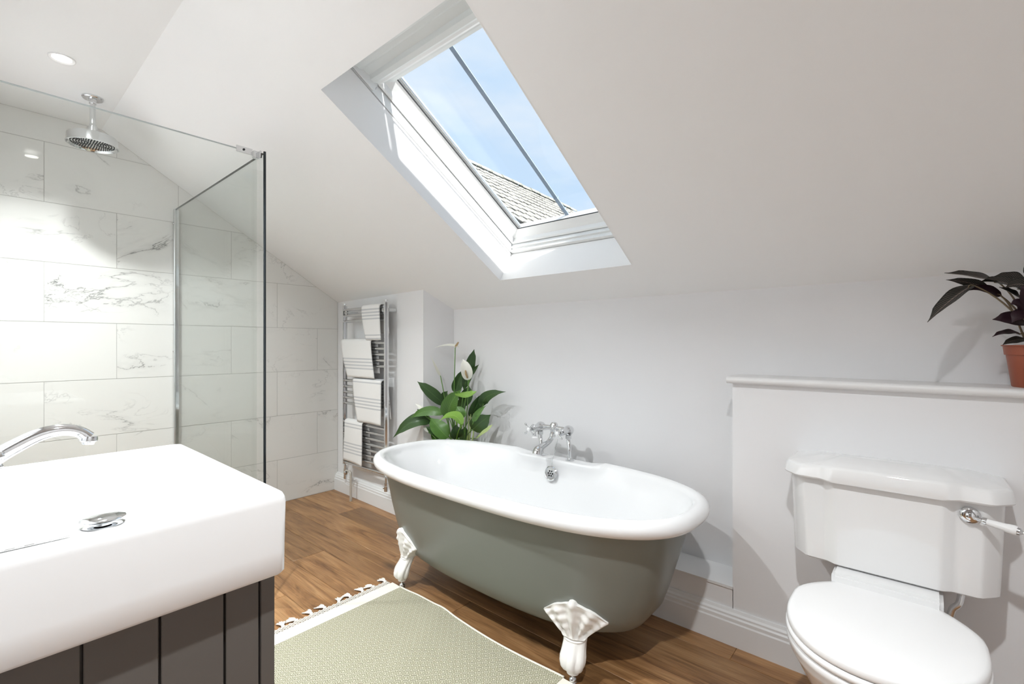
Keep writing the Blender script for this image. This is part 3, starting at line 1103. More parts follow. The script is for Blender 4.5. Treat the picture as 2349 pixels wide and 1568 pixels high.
# ------------------------------------------------------------------ bath filler tap
TAPZ = BZ - 0.0165
tap = thing('bath_tap', (BX, -0.005, TAPZ), 'chrome bath filler tap with cross handles on the bathtub rim', 'tap')
for sx, nm in ((-1, 'a'), (1, 'b')):
    x_ = BX + sx * 0.083
    pl = lathe('pillar', [(0.020, 0.0), (0.020, 0.002), (0.014, 0.005), (0.0105, 0.008), (0.0095, 0.012)], (x_, -0.008, TAPZ), (0, 0, 1), M['chrome'], tap, n=20)
    tube('pillar_pipe', [(x_, -0.008, TAPZ + 0.006), (x_, -0.008, TAPZ + 0.045), (x_ - 0.006, -0.004, TAPZ + 0.068), (x_ - 0.014, 0.002, TAPZ + 0.09), (x_ - 0.014, 0.002, TAPZ + 0.106)], 0.0095, M['chrome'], pl, n=14, smooth_n=5)
    lathe('union_nut', [(0.0, 0.0), (0.0135, 0.0), (0.0135, 0.017), (0.0, 0.017)], (x_ - 0.014, 0.002, TAPZ + 0.098), (0, 0, 1), M['chrome'], pl, n=6, angle=20)
    vb = lathe('valve_body', [(0.0, 0.025), (0.012, 0.0235), (0.0195, 0.017), (0.0235, 0.006), (0.0235, -0.004), (0.0205, -0.014), (0.0165, -0.022), (0.0148, -0.030), (0.0148, -0.052), (0.0165, -0.054), (0.0165, -0.060), (0.011, -0.062), (0.009, -0.074), (0.0, -0.074)], (x_ - 0.014, 0.002, TAPZ + 0.137), (0, 1, 0.02), M['chrome'], tap, n=22)
    hy = 0.002 - 0.088
    hc = Vector((x_ - 0.014, hy, TAPZ + 0.135))
    hg = [lathe_geo([(0.0, 0.012), (0.008, 0.012), (0.010, 0.006), (0.0085, -0.004), (0.0, -0.004)], hc, (0, 1, 0), 16)]
    for k in range(4):
        a = PI / 4 + k * PI / 2
        dv = Vector((math.cos(a), 0, math.sin(a)))
        hg.append(lathe_geo([(0.0045, 0.0), (0.0032, 0.012), (0.0035, 0.018), (0.0055, 0.022), (0.0058, 0.026), (0.0035, 0.030), (0.0, 0.031)], hc + dv * 0.006, dv, 10))
    v_, f_ = join_geo(*hg)
    h_ = obj('cross_handle', v_, f_, M['chrome'], tap)
    smooth_by_angle(h_, 50)
    lathe('porcelain_disc', [(0.0, 0.0), (0.0095, 0.0), (0.0095, 0.003), (0.006, 0.005), (0.0, 0.0055)], hc + Vector((0, -0.004, 0)), (0, -1, 0), M['ceramic'], h_, n=16)
tube('cross_bar', [(BX - 0.097, 0.002, TAPZ + 0.140), (BX + 0.069, 0.002, TAPZ + 0.140)], 0.0105, M['chrome'], tap, n=16)
cb = Vector((BX - 0.014, 0.0, TAPZ + 0.138))
lathe('diverter_body', [(0.0, 0.030), (0.012, 0.028), (0.0185, 0.018), (0.020, 0.004), (0.0175, -0.014), (0.013, -0.030), (0.012, -0.042)], cb, (0, 0.12, 1), M['chrome'], tap, n=20)
sp = tube('spout', [cb + Vector((0, -0.004, -0.016)), cb + Vector((0, -0.022, -0.045)), cb + Vector((0, -0.050, -0.062)), cb + Vector((0, -0.090, -0.072)), cb + Vector((0, -0.122, -0.084)), cb + Vector((0, -0.132, -0.104))], [0.0135, 0.0125, 0.0115, 0.0145, 0.0205, 0.0225], M['chrome'], tap, n=18, smooth_n=5)
rest = tube('shower_rest', [cb + Vector((-0.01, -0.012, 0.0)), cb + Vector((-0.035, -0.05, -0.003)), cb + Vector((-0.045, -0.085, -0.008)), cb + Vector((-0.046, -0.088, -0.03))], 0.005, M['chrome'], tap, n=10, smooth_n=4)
lathe('rest_disc', [(0.0, 0.006), (0.012, 0.005), (0.0165, 0.001), (0.0165, -0.002), (0.0, -0.003)], cb + Vector((-0.046, -0.088, -0.038)), (0, 0, 1), M['ceramic'], rest, n=18)
chn = [Vector((BX + 0.045, -0.05, TAPZ + 0.10)).lerp(ov + Vector((0.012, -0.012, 0.03)), k / 30) for k in range(31)]
tube('plug_chain', chn, 0.0011, M['chrome'], tap, n=6)
tap.location += Vector((-0.013, 0.012, 0))

# ------------------------------------------------------------------ toilet
TX = 3.268
wc = thing('toilet', (TX, -0.35, 0.0), 'white ceramic toilet with closed lid and low cistern against the boxing', 'toilet')


def cist_ring(w, d, z, step=0.012, ch=0.045):
    """plan outline of the cistern: chamfered front corners and a proud centre panel"""
    c = w * 0.56
    pts = [(-w, 0.0), (-w, -(d - ch - step)), (-w + 0.008, -(d - ch - step) - 0.012), (-w + ch * 0.75, -(d - step) + 0.004), (-w + ch * 0.95, -(d - step)), (-c - 0.02, -(d - step)), (-c - 0.008, -(d - step) - 0.002), (-c + 0.010, -d + 0.001), (-c + 0.022, -d)]
    full = pts + [(0.0, -d)] + [(-x, y_) for x, y_ in reversed(pts)]
    return [Vector((TX + x, y_, z)) for x, y_ in full]


body_r = [cist_ring(0.2215, 0.184, 0.452, 0.014), cist_ring(0.2255, 0.189, 0.456, 0.015), cist_ring(0.2265, 0.190, 0.47, 0.016), cist_ring(0.231, 0.193, 0.58, 0.018), cist_ring(0.235, 0.196, 0.70, 0.020)]
vs, fs = loft(body_r)
smooth_by_angle(obj('cistern', vs, fs, M['ceramic'], wc), 40)


def lid_ring(w, d, z0, ends):
    r_ = cist_ring(w, d, z0, 0.018, 0.05)
    for p_ in r_:
        e = sstep(0.13, 0.17, abs(p_.x - TX))
        p_.z -= ends * e
    return r_


lid_r = [lid_ring(0.238, 0.199, 0.694, 0), lid_ring(0.250, 0.212, 0.6955, 0), lid_ring(0.2525, 0.2145, 0.700, 0), lid_ring(0.2475, 0.210, 0.733, 0.006), lid_ring(0.2445, 0.207, 0.738, 0.007), lid_ring(0.238, 0.200, 0.7415, 0.008), lid_ring(0.215, 0.165, 0.7480, 0.012), lid_ring(0.17, 0.10, 0.7525, 0.010)]
vs, fs = loft(lid_r)
smooth_by_angle(obj('cistern_lid', vs, fs, M['ceramic'], wc), 38)
# flush lever
lv = Vector((TX + 0.168, -0.179, 0.662))
lever = lathe('flush_lever', [(0.0, 0.0), (0.0205, 0.0), (0.0205, 0.003), (0.017, 0.007), (0.012, 0.0085), (0.0095, 0.0085), (0.009, 0.017), (0.006, 0.019), (0.0, 0.019)], lv, (0, -1, 0), M['chrome'], wc, n=24)
hd = Vector((1.0, -0.32, -0.10)).normalized()
hp = lv + Vector((0.002, -0.014, -0.001))
lathe('lever_neck', [(0.0045, 0.0), (0.0045, 0.018), (0.0075, 0.020), (0.0085, 0.024), (0.0085, 0.028), (0.0065, 0.030)], hp, hd, M['chrome'], lever, n=16)
lathe('porcelain_grip', [(0.0, 0.028), (0.0078, 0.028), (0.0085, 0.042), (0.0092, 0.056), (0.0112, 0.068), (0.0118, 0.076), (0.0105, 0.081), (0.0, 0.083)], hp, hd, M['ceramic'], lever, n=20)
lathe('grip_cap', [(0.0, 0.079), (0.009, 0.080), (0.0085, 0.086), (0.005, 0.089), (0.0035, 0.091), (0.0042, 0.094), (0.0035, 0.097), (0.0, 0.0975)], hp, hd, M['chrome'], lever, n=16)


def seat_ring(scale, z, dy=0.0, back=-0.192, front=-0.632, w=0.19, n=72, cut=1.0):
    out = []
    cy = -0.40
    for j in range(n):
        t = 2 * PI * j / n
        c, s = math.cos(t), math.sin(t)
        if s < 0:
            x, y_ = w * math.copysign(abs(c) ** (2 / 2.15), c), (cy - front) * -abs(s) ** (2 / 2.15)
        else:
            x, y_ = w * math.copysign(abs(c) ** (2 / 2.5), c), (back - cy) * abs(s) ** (2 / 3.2)
            x *= 1 - 0.22 * sstep(0.05, 0.208, y_) * 0.9
        out.append(Vector((TX + x * scale, cy + dy + y_ * scale, z)))
    return out


vs, fs = loft([seat_ring(0.97, 0.4035), seat_ring(0.995, 0.405), seat_ring(1.0, 0.409), seat_ring(0.998, 0.417), seat_ring(0.985, 0.4225), seat_ring(0.955, 0.4255), seat_ring(0.90, 0.4265), seat_ring(0.5, 0.428)])
smooth_by_angle(obj('seat_lid', vs, fs, M['seat'], wc), 60)
vs, fs = loft([seat_ring(0.96, 0.3835), seat_ring(0.995, 0.385), seat_ring(1.012, 0.390), seat_ring(1.012, 0.396), seat_ring(0.99, 0.4015), seat_ring(0.9, 0.4025)])
smooth_by_angle(obj('seat_ring', vs, fs, M['seat'], wc), 60)
pan = [seat_ring(0.62, 0.0, 0.06), seat_ring(0.64, 0.012, 0.06), seat_ring(0.58, 0.05, 0.06), seat_ring(0.58, 0.12, 0.055), seat_ring(0.68, 0.20, 0.04), seat_ring(0.84, 0.28, 0.02), seat_ring(0.95, 0.335, 0.005), seat_ring(0.985, 0.352), seat_ring(0.985, 0.360), seat_ring(1.005, 0.366), seat_ring(1.005, 0.378), seat_ring(0.98, 0.383)]
vs, fs = loft(pan)
smooth_by_angle(obj('pan', vs, fs, M['ceramic'], wc), 50)
box('pan_back', (TX - 0.118, -0.24, 0.16), (TX + 0.118, -0.02, 0.449), M['ceramic'], wc, bevel=0.008)
for sx in (-1, 1):
    lathe('seat_hinge', [(0.012, 0.0), (0.012, 0.018), (0.009, 0.021), (0.0, 0.021)], (TX + sx * 0.075, -0.212, 0.383), (0, 0, 1), M['chrome'], wc, n=16)
sup = tube('supply_pipe', [(TX + 0.155, -0.10, 0.455), (TX + 0.155, -0.10, 0.425), (TX + 0.150, -0.105, 0.40), (TX + 0.135, -0.105, 0.37), (TX + 0.132, -0.09, 0.25), (TX + 0.135, -0.03, 0.2)], 0.008, M['satin'], wc, n=12, smooth_n=5)
lathe('pipe_nut', [(0.0, 0.0), (0.0125, 0.0), (0.0125, 0.016), (0.0, 0.016)], (TX + 0.155, -0.10, 0.432), (0, 0, 1), M['satin'], sup, n=8, angle=20)

# ------------------------------------------------------------------ shower enclosure
SY, SX, SZ = -1.032, 1.227, 1.889
scr = thing('shower_screen', (SX, SY, 0.0), 'clear glass corner shower screen with chrome wall channel and clamp', 'shower screen')
g1 = box('end_panel', (0.022, SY - 0.004, 0.012), (1.283, SY + 0.004, SZ - 0.004), M['screen'], scr)
box('glass_edge', (0.03, SY - 0.0042, SZ - 0.0045), (1.27, SY + 0.0042, SZ - 0.002), M['glassedge'], g1)
tube('edge_trim', [(1.286, SY, 0.012), (1.286, SY, SZ)], 0.0052, M['glassedge'], g1, n=12)
g2 = box('long_panel', (SX - 0.004, YF + 0.004, 0.012), (SX + 0.004, SY - 0.010, SZ + 0.004), M['screen'], scr)
box('glass_edge', (SX - 0.0042, YF + 0.004, SZ + 0.0035), (SX + 0.0042, SY - 0.011, SZ + 0.006), M['seal'], g2)
ch = box('wall_channel', (0.0012, SY - 0.0125, 0.0), (0.030, SY + 0.0125, SZ - 0.002), M['chrome'], scr, bevel=0.004)
tube('channel_bead', [(0.034, SY - 0.010, 0.01), (0.034, SY - 0.010, SZ - 0.006)], 0.0055, M['chrome'], ch, n=12)
for z_ in (0.35, 1.05, 1.80):
    lathe('channel_screw', [(0.0, 0.0035), (0.004, 0.003), (0.0048, 0.0)], (0.012, SY - 0.0125, z_), (0, -1, 0), M['satin'], ch, n=12)
box('sill_strip', (0.002, SY - 0.012, 0.0), (1.29, SY + 0.012, 0.012), M['seal'], scr)
box('sill_strip', (SX - 0.012, YF + 0.004, 0.0), (SX + 0.012, SY - 0.012, 0.012), M['seal'], scr)
cl = box('corner_clamp', (SX + 0.004, SY - 0.030, SZ - 0.022), (SX + 0.024, SY - 0.006, SZ + 0.008), M['chrome'], scr, bevel=0.002)
box('clamp_plate', (SX + 0.005, SY - 0.090, SZ - 0.010), (SX + 0.009, SY - 0.028, SZ + 0.016), M['chrome'], cl, bevel=0.001)
box('clamp_jaw', (SX + 0.022, SY - 0.014, SZ - 0.024), (SX + 0.046, SY - 0.005, SZ + 0.006), M['chrome'], cl, bevel=0.002)
lathe('clamp_screw', [(0.0, 0.004), (0.004, 0.004), (0.0045, 0.0)], (SX + 0.009, SY - 0.062, SZ + 0.004), (1, 0, 0), M['gasket'], cl, n=12)

# ------------------------------------------------------------------ shower head
HX_, HY_ = 0.405, -1.455
head = thing('overhead_shower', (HX_, HY_, ZF), 'round chrome rainfall shower head hanging from the ceiling', 'shower head')
lathe('ceiling_rose', [(0.0, 0.0), (0.040, 0.0), (0.040, -0.006), (0.036, -0.010), (0.016, -0.011), (0.014, -0.02), (0.0, -0.02)], (HX_, HY_, ZF), (0, 0, 1), M['satin'], head, n=32)
arm = lathe('drop_arm', [(0.0135, -0.012), (0.0135, -0.030), (0.011, -0.031), (0.011, -0.125), (0.0125, -0.126), (0.0135, -0.13), (0.0135, -0.145), (0.0125, -0.149)], (HX_, HY_, ZF), (0, 0, 1), M['chrome'], head, n=24)
hz = 2.022
lathe('head_body', [(0.013, 0.088), (0.020, 0.086), (0.021, 0.068), (0.030, 0.062), (0.045, 0.053), (0.075, 0.048), (0.088, 0.045), (0.0925, 0.038), (0.0935, 0.010), (0.0965, 0.004), (0.0965, 0.0), (0.093, -0.001), (0.091, 0.003), (0.086, 0.009), (0.0, 0.009)], (HX_, HY_, hz), (0, 0, 1), M['chrome'], head, n=48)
ng = []
for ring_ in range(1, 9):
    for k in range(ring_ * 6):
        a = 2 * PI * k / (ring_ * 6)
        ng.append(lathe_geo([(0.0026, 0.0), (0.0016, -0.0035)], (HX_ + 0.0098 * ring_ * math.cos(a), HY_ + 0.0098 * ring_ * math.sin(a), hz + 0.009), (0, 0, 1), 6))
v_, f_ = join_geo(*ng)
nz = obj('spray_nozzles', v_, f_, M['glassedge'], head)
nz['kind'] = 'stuff'

# ------------------------------------------------------------------ towel radiator
rad = thing('towel_radiator', (0.51, -0.085, 0.235), 'chrome ladder towel radiator mounted on the wall beside the marble tiles', 'radiator')
RL, RR, RY = 0.258, 0.762, -0.088
for x_ in (RL, RR):
    rl = box('upright', (x_ - 0.0155, RY - 0.015, 0.237), (x_ + 0.0155, RY + 0.015, 1.370), M['chrome'], rad, bevel=0.011, seg=4)
    lathe('end_plug', [(0.010, 0.0), (0.010, 0.004), (0.004, 0.006), (0.0, 0.006)], (x_, RY, 1.369), (0, 0, 1), M['chrome'], rl, n=16)
BARS = [1.330, 1.290, 1.250, 1.100, 1.062, 1.024, 0.986, 0.948, 0.838, 0.796, 0.757, 0.718, 0.680, 0.548, 0.506, 0.466, 0.427, 0.388, 0.350, 0.311, 0.262]
for z_ in BARS:
    tube('bar', [(RL, RY, z_), (RR, RY, z_)], 0.0105, M['chrome'], rad, n=12)
for x_ in (RL + 0.030, RR - 0.026):
    for z_ in (1.310, 0.29):
        br = lathe('bracket', [(0.0, 0.0), (0.013, 0.0), (0.013, 0.010), (0.009, 0.012), (0.009, 0.018), (0.0, 0.018)], (x_, RY - 0.014, z_), (0, 1, 0), M['satin'], rad, n=16)
        lathe('bracket_stem', [(0.012, 0.0), (0.012, 0.054 if x_ > 0.5 else 0.079), (0.0, 0.054 if x_ > 0.5 else 0.079)], (RR + 0.003 if x_ > 0.5 else x_, RY + 0.012 if x_ > 0.5 else RY, z_), (0, 1, 0), M['chrome'], br, n=16)
# valves and pipework
vl = lathe('valve', [(0.0, 0.0), (0.010, 0.0), (0.010, -0.025), (0.013, -0.027), (0.013, -0.055), (0.010, -0.058), (0.011, -0.095), (0.009, -0.098), (0.0, -0.098)], (RL + 0.004, RY, 0.24), (0, 0, 1), M['satin'], rad, n=16)
lathe('valve_cap', [(0.0, 0.0), (0.0085, 0.0), (0.0085, -0.016), (0.006, -0.018), (0.006, -0.028), (0.0, -0.03)], (RL + 0.004, RY, 0.143), (0, 0, 1), M['plastic'], vl, n=14)
lathe('valve_knob', [(0.0, 0.0), (0.007, 0.0), (0.007, 0.018), (0.013, 0.020), (0.013, 0.034), (0.0, 0.036)], (RL + 0.008, RY - 0.004, 0.192), (0.9, -0.4, 0), M['chrome'], vl, n=16)
tube('riser_pipe', [(RL + 0.012, RY, 0.200), (RL + 0.060, RY, 0.204), (RL + 0.074, RY, 0.196), (RL + 0.078, RY, 0.18), (RL + 0.078, RY, 0.0)], 0.0085, M['copper'], rad, n=14)
tube('supply_cable', [(RL - 0.012, -0.05, 0.30), (RL - 0.018, -0.055, 0.22), (RL - 0.010, -0.07, 0.15), (RL + 0.004, RY, 0.115), (RL + 0.03, -0.075, 0.098), (RL + 0.06, -0.055, 0.115), (RL + 0.075, -0.045, 0.145)], 0.0028, M['plastic'], rad, n=8, smooth_n=5)
vr = lathe('valve', [(0.0, 0.0), (0.009, 0.0), (0.009, -0.03), (0.012, -0.032), (0.012, -0.05), (0.0145, -0.052), (0.0145, -0.085), (0.0, -0.087)], (RR, RY, 0.24), (0, 0, 1), M['satin'], rad, n=16)
lathe('valve_knob', [(0.0, 0.0), (0.006, 0.0), (0.006, 0.01), (0.009, 0.012), (0.009, 0.02), (0.0, 0.02)], (RR, RY, 0.178), (-0.8, -0.6, 0), M['chrome'], vr, n=14)


# ------------------------------------------------------------------ towels on the radiator
def hung_towel(xa, xb, xa2, xb2, bar, zf, zb, bands, label, lag=0.0, seed=1):
    rr = random.Random(seed)
    ph = rr.uniform(0, 6)
    path = []
    rw = 0.0175
    for k in range(10):                                   # back, from the bottom up
        path.append((0.0225, zb + (bar - zb) * k / 10, 'b'))
    for k in range(9):
        a = PI * k / 8
        path.append((math.cos(a) * 0.0225, bar + math.sin(a) * rw, 't'))
    for k in range(1, 17):
        path.append((-0.0225, bar + (zf - bar) * k / 16, 'f'))
    nc = 18
    vs, uvs = [], []
    for (dy, z, kind) in path:
        for j in range(nc):
            t = j / (nc - 1)
            if kind == 'f':
                q = (bar - z) / (bar - zf)
                xl, xr = xa + (xa2 - xa) * q ** 1.5, xb + (xb2 - xb) * q ** 1.3
                wob = -0.0025 * math.sin(t * 7 + ph) * q - 0.010 * q * (1 - q) * 2 * math.sin(PI * t)
                zz = z - lag * t * q
            elif kind == 'b':
                q = (bar - z) / (bar - zb)
                xl, xr = xa + 0.01 * q, xb + 0.03 * q
                wob = 0.004 * math.sin(t * 6 + ph) * q
                zz = z
            else:
                xl, xr, wob, zz = xa, xb, 0.0, z
            vs.append((xl + (xr - xl) * t, RY + dy + wob, zz))
            uvs.append((t, zz if kind != 'b' else 2 * bar - z + 0.02))
    fs = [[i * nc + j, i * nc + j + 1, (i + 1) * nc + j + 1, (i + 1) * nc + j] for i in range(len(path) - 1) for j in range(nc - 1)]
    m_ = stripe_cloth('striped_towel', bands)
    o = obj('towel', vs, fs, m_, None, smooth=True, uvs=uvs)
    sd = o.modifiers.new('thickness', 'SOLIDIFY')
    sd.thickness = 0.006
    sd.offset = 1
    tag(o, label, 'towel', 'striped towels on the radiator')
    return o


def four(z, d=0.021):
    return [(z - d * k, 0.0048) for k in range(4)]


hung_towel(0.515, 0.722, 0.575, 0.742, 1.330, 1.118, 1.16, four(1.318, 0.0205) + [(1.150, 0.004), (1.128, 0.004)], 'narrow white towel with grey stripes folded over the top bar of the radiator', seed=1)
hung_towel(0.252, 0.622, 0.335, 0.665, 1.105, 0.868, 0.90, four(0.993, 0.0215) + [(1.18, 0.006), (1.22, 0.006), (1.26, 0.006)], 'wide white striped towel on the radiator, between the narrow top towel and the longest towel', seed=2)
hung_towel(0.405, 0.740, 0.470, 0.742, 0.842, 0.573, 0.61, [(0.857, 0.004), (0.838, 0.004)] + four(0.735) + [(0.98, 0.005), (1.0, 0.005)], 'longest white striped towel on the radiator, its back corner showing past the upright', seed=3)
hung_towel(0.300, 0.520, 0.285, 0.518, 0.552, 0.288, 0.225, [(0.545, 0.004), (0.524, 0.004)] + four(0.412), 'short white striped towel over the lowest group of bars beside the valve', lag=0.012, seed=4)

# ------------------------------------------------------------------ vanity unit and basin
CX0, CX1, CY0, CY1, CZ = 1.995, 2.512, -1.962, -1.498, 0.7125
van = thing('vanity_unit', ((CX0 + CX1) / 2, (CY0 + CY1) / 2, 0.0), 'dark grey painted vanity unit with tongue and groove boards under the basin', 'cabinet')
box('carcass', (CX0, CY0, 0.0), (CX1 - 0.013, CY1 - 0.004, CZ - 0.001), M['cabinet'], van)
box('corner_post', (CX1 - 0.022, CY1 - 0.0215, 0.0), (CX1, CY1, CZ - 0.001), M['cabinet'], van, bevel=0.001)
yy = CY1 - 0.023
k = 0
for yb_ in (-1.5735, -1.6585, -1.7435, -1.8285, -1.9135, CY0):
    box('side_board', (CX1 - 0.0135, yb_ + 0.0018, 0.0), (CX1 - 0.001, yy - 0.0018, CZ - 0.001), M['cabinet'], van, bevel=0.0008)
    yy = yb_
dr = box('door', (CX0 + 0.02, CY1 - 0.006, 0.06), (CX1 - 0.026, CY1 + 0.012, CZ - 0.02), M['cabinet'], van, bevel=0.002)
lathe('door_knob', [(0.006, 0.0), (0.005, 0.012), (0.013, 0.018), (0.014, 0.024), (0.008, 0.030), (0.0, 0.031)], (CX0 + 0.07, CY1 + 0.012, 0.45), (0, 1, 0), M['chrome'], dr, n=18)


def rrect(x0, x1, y0, y1, z, r, n=8):
    out = []
    for cx_, cy_, a0 in ((x1 - r, y1 - r, 0), (x0 + r, y1 - r, PI / 2), (x0 + r, y0 + r, PI), (x1 - r, y0 + r, 1.5 * PI)):
        for k_ in range(n + 1):
            a = a0 + PI / 2 * k_ / n
            out.append(Vector((cx_ + r * math.cos(a), cy_ + r * math.sin(a), z)))
    return out


AX0, AX1, AY0, AY1, AZ = 1.960, 2.551, -1.985, -1.490, 0.850
basin = thing('wash_basin', ((AX0 + AX1) / 2, (AY0 + AY1) / 2, CZ), 'large white rectangular ceramic wash basin on the grey vanity unit', 'basin')
rg = []
def R_(i, z, r):
    return rrect(AX0 + i, AX1 - i, AY0 + i, AY1 - i, z, r)
rg += [R_(0.02, CZ, 0.012), R_(0.006, CZ + 0.001, 0.012), R_(0.002, CZ + 0.006, 0.014), R_(0.0015, CZ + 0.04, 0.015), R_(0.0, AZ - 0.018, 0.016), R_(0.001, AZ - 0.010, 0.016), R_(0.004, AZ - 0.004, 0.016), R_(0.009, AZ - 0.0005, 0.016), R_(0.014, AZ, 0.016)]
def inner(dx0, dx1, dy0, dy1, z, r):
    return rrect(AX0 + dx0, AX1 - dx1, AY0 + dy0, AY1 - dy1, z, r)
rg += [inner(0.016, 0.017, 0.115, 0.016, AZ, 0.016), inner(0.020, 0.021, 0.119, 0.020, AZ - 0.003, 0.016), inner(0.0225, 0.0245, 0.121, 0.0225, AZ - 0.008, 0.016),
       inner(0.052, 0.060, 0.142, 0.046, AZ - 0.060, 0.02), inner(0.060, 0.070, 0.150, 0.054, AZ - 0.068, 0.024), inner(0.075, 0.09, 0.165, 0.07, AZ - 0.072, 0.03), inner(0.2, 0.2, 0.22, 0.15, AZ - 0.0755, 0.03)]
vs, fs = loft(rg)
smooth_by_angle(obj('bowl', vs, fs, M['ceramic'], basin), 42)
wz = AZ - 0.0745
wst = lathe('waste_collar', [(0.0, 0.0), (0.030, 0.0), (0.031, 0.0015), (0.027, 0.003), (0.0, 0.003)], (2.255, -1.685, wz), (0, 0, 1), M['chrome'], basin, n=28)
lathe('waste_cap', [(0.012, 0.0), (0.014, 0.006), (0.031, 0.0085), (0.0335, 0.0105), (0.031, 0.013), (0.018, 0.0155), (0.0, 0.0165)], (2.255, -1.685, wz + 0.002), (0, 0, 1), M['chrome'], wst, n=32)

# basin tap
bt = thing('basin_tap', (2.255, -1.885, AZ), 'chrome basin mixer tap with swan spout and cross handles', 'tap')
lathe('tap_body', [(0.0, 0.0), (0.027, 0.0), (0.027, 0.004), (0.021, 0.009), (0.018, 0.02), (0.020, 0.045), (0.022, 0.06), (0.020, 0.085), (0.012, 0.10), (0.0, 0.104)], (2.255, -1.865, AZ), (0, 0, 1), M['chrome'], bt, n=28)
spt = tube('spout', [(2.255, -1.862, 0.890), (2.255, -1.835, 0.902), (2.255, -1.800, 0.926), (2.255, -1.765, 0.945), (2.255, -1.737, 0.9495), (2.255, -1.716, 0.943), (2.255, -1.7045, 0.932)], [0.0145, 0.0135, 0.0122, 0.0108, 0.0098, 0.0092, 0.0105], M['chrome'], bt, n=20, smooth_n=6)
lathe('aerator', [(0.0115, 0.002), (0.0125, -0.002), (0.0125, -0.006), (0.009, -0.0085), (0.0085, -0.0125), (0.0, -0.0125)], (2.255, -1.7035, 0.9325), (0, 0.12, 1), M['chrome'], spt, n=20)
for sx in (-1, 1):
    hb = Vector((2.255 + sx * 0.014, -1.862, 0.905))
    hdv = Vector((sx, 0.62, 0.10)).normalized()
    valve = lathe('valve_stem', [(0.013, 0.0), (0.013, 0.022), (0.015, 0.024), (0.015, 0.030), (0.009, 0.033), (0.008, 0.046)], hb, hdv, M['chrome'], bt, n=18)
    hc = hb + hdv * 0.052
    ua, ub, _ = frame_of(hdv)
    hg = [lathe_geo([(0.0, -0.007), (0.010, -0.006), (0.012, 0.0), (0.010, 0.006), (0.0, 0.007)], hc, hdv, 16)]
    for k in range(4):
        a = 0.5 + k * PI / 2
        dv = ua * math.cos(a) + ub * math.sin(a)
        hg.append(lathe_geo([(0.0045, 0.0), (0.0035, 0.010), (0.0042, 0.016), (0.0068, 0.021), (0.0068, 0.026), (0.004, 0.030), (0.0, 0.031)], hc + dv * 0.008, dv, 12))
    v_, f_ = join_geo(*hg)
    ho = obj('cross_handle', v_, f_, M['chrome'], bt)
    smooth_by_angle(ho, 50)
    lathe('porcelain_disc', [(0.0, 0.0), (0.0105, 0.0), (0.0105, 0.003), (0.007, 0.005), (0.0, 0.0055)], hc + hdv * 0.006, hdv, M['ceramic'], ho, n=18)

# folded hand towel lying across the basin
tw_rows = []
TWY1 = -1.758
prof = [(2.312, 0.8515), (2.302, 0.858), (2.300, 0.874), (2.308, 0.885), (2.325, 0.8895), (2.36, 0.8895), (2.40, 0.886), (2.44, 0.880), (2.48, 0.871), (2.515, 0.862), (2.535, 0.856), (2.541, 0.8525), (2.535, 0.8505), (2.48, 0.8505), (2.42, 0.8505), (2.36, 0.8505)]
vs, uvs = [], []
npt = len(prof)
ys = [TWY1 + 0.004, TWY1, TWY1 - 0.004, TWY1 - 0.010, TWY1 - 0.02, TWY1 - 0.05, TWY1 - 0.09, TWY1 - 0.13, TWY1 - 0.17, TWY1 - 0.195]
cxp, czp = 2.42, 0.865
for i, yv in enumerate(ys):
    sh = (0.90, 0.955, 0.985, 1.0)[min(i, 3)]
    for j, (x_, z_) in enumerate(prof):
        vs.append((x_ if i > 2 else cxp + (x_ - cxp) * (0.985 + 0.015 * sh), yv + 0.02 * (2.54 - x_) * 0.3, czp + (z_ - czp) * sh))
        uvs.append((x_, TWY1 - yv))
fs = [[i * npt + j, i * npt + (j + 1) % npt, (i + 1) * npt + (j + 1) % npt, (i + 1) * npt + j] for i in range(len(ys) - 1) for j in range(npt)]
fs += [list(range(npt)), list(range((len(ys) - 1) * npt, len(ys) * npt))]
ht = obj('hand_towel', vs, fs, stripe_cloth('hand_towel_cloth', [(0.035, 0.0042), (0.051, 0.0042), (0.067, 0.0042), (0.12, 0.0042), (0.136, 0.0042)], base=(0.82, 0.815, 0.81), dark=(0.55, 0.545, 0.535)), None, smooth=True, uvs=uvs)
ss = ht.modifiers.new('soft', 'SUBSURF')
ss.levels = ss.render_levels = 2
tag(ht, 'folded white hand towel with pale grey stripes lying across the wash basin', 'towel')

# ------------------------------------------------------------------ rug
RX0, RX1, RYA, RYB = 1.578, 2.460, -1.285, -0.566
rug = thing('rug', ((RX0 + RX1) / 2, (RYA + RYB) / 2, 0.0), 'olive green and cream diamond weave cotton rug with fringed ends on the floor', 'rug')


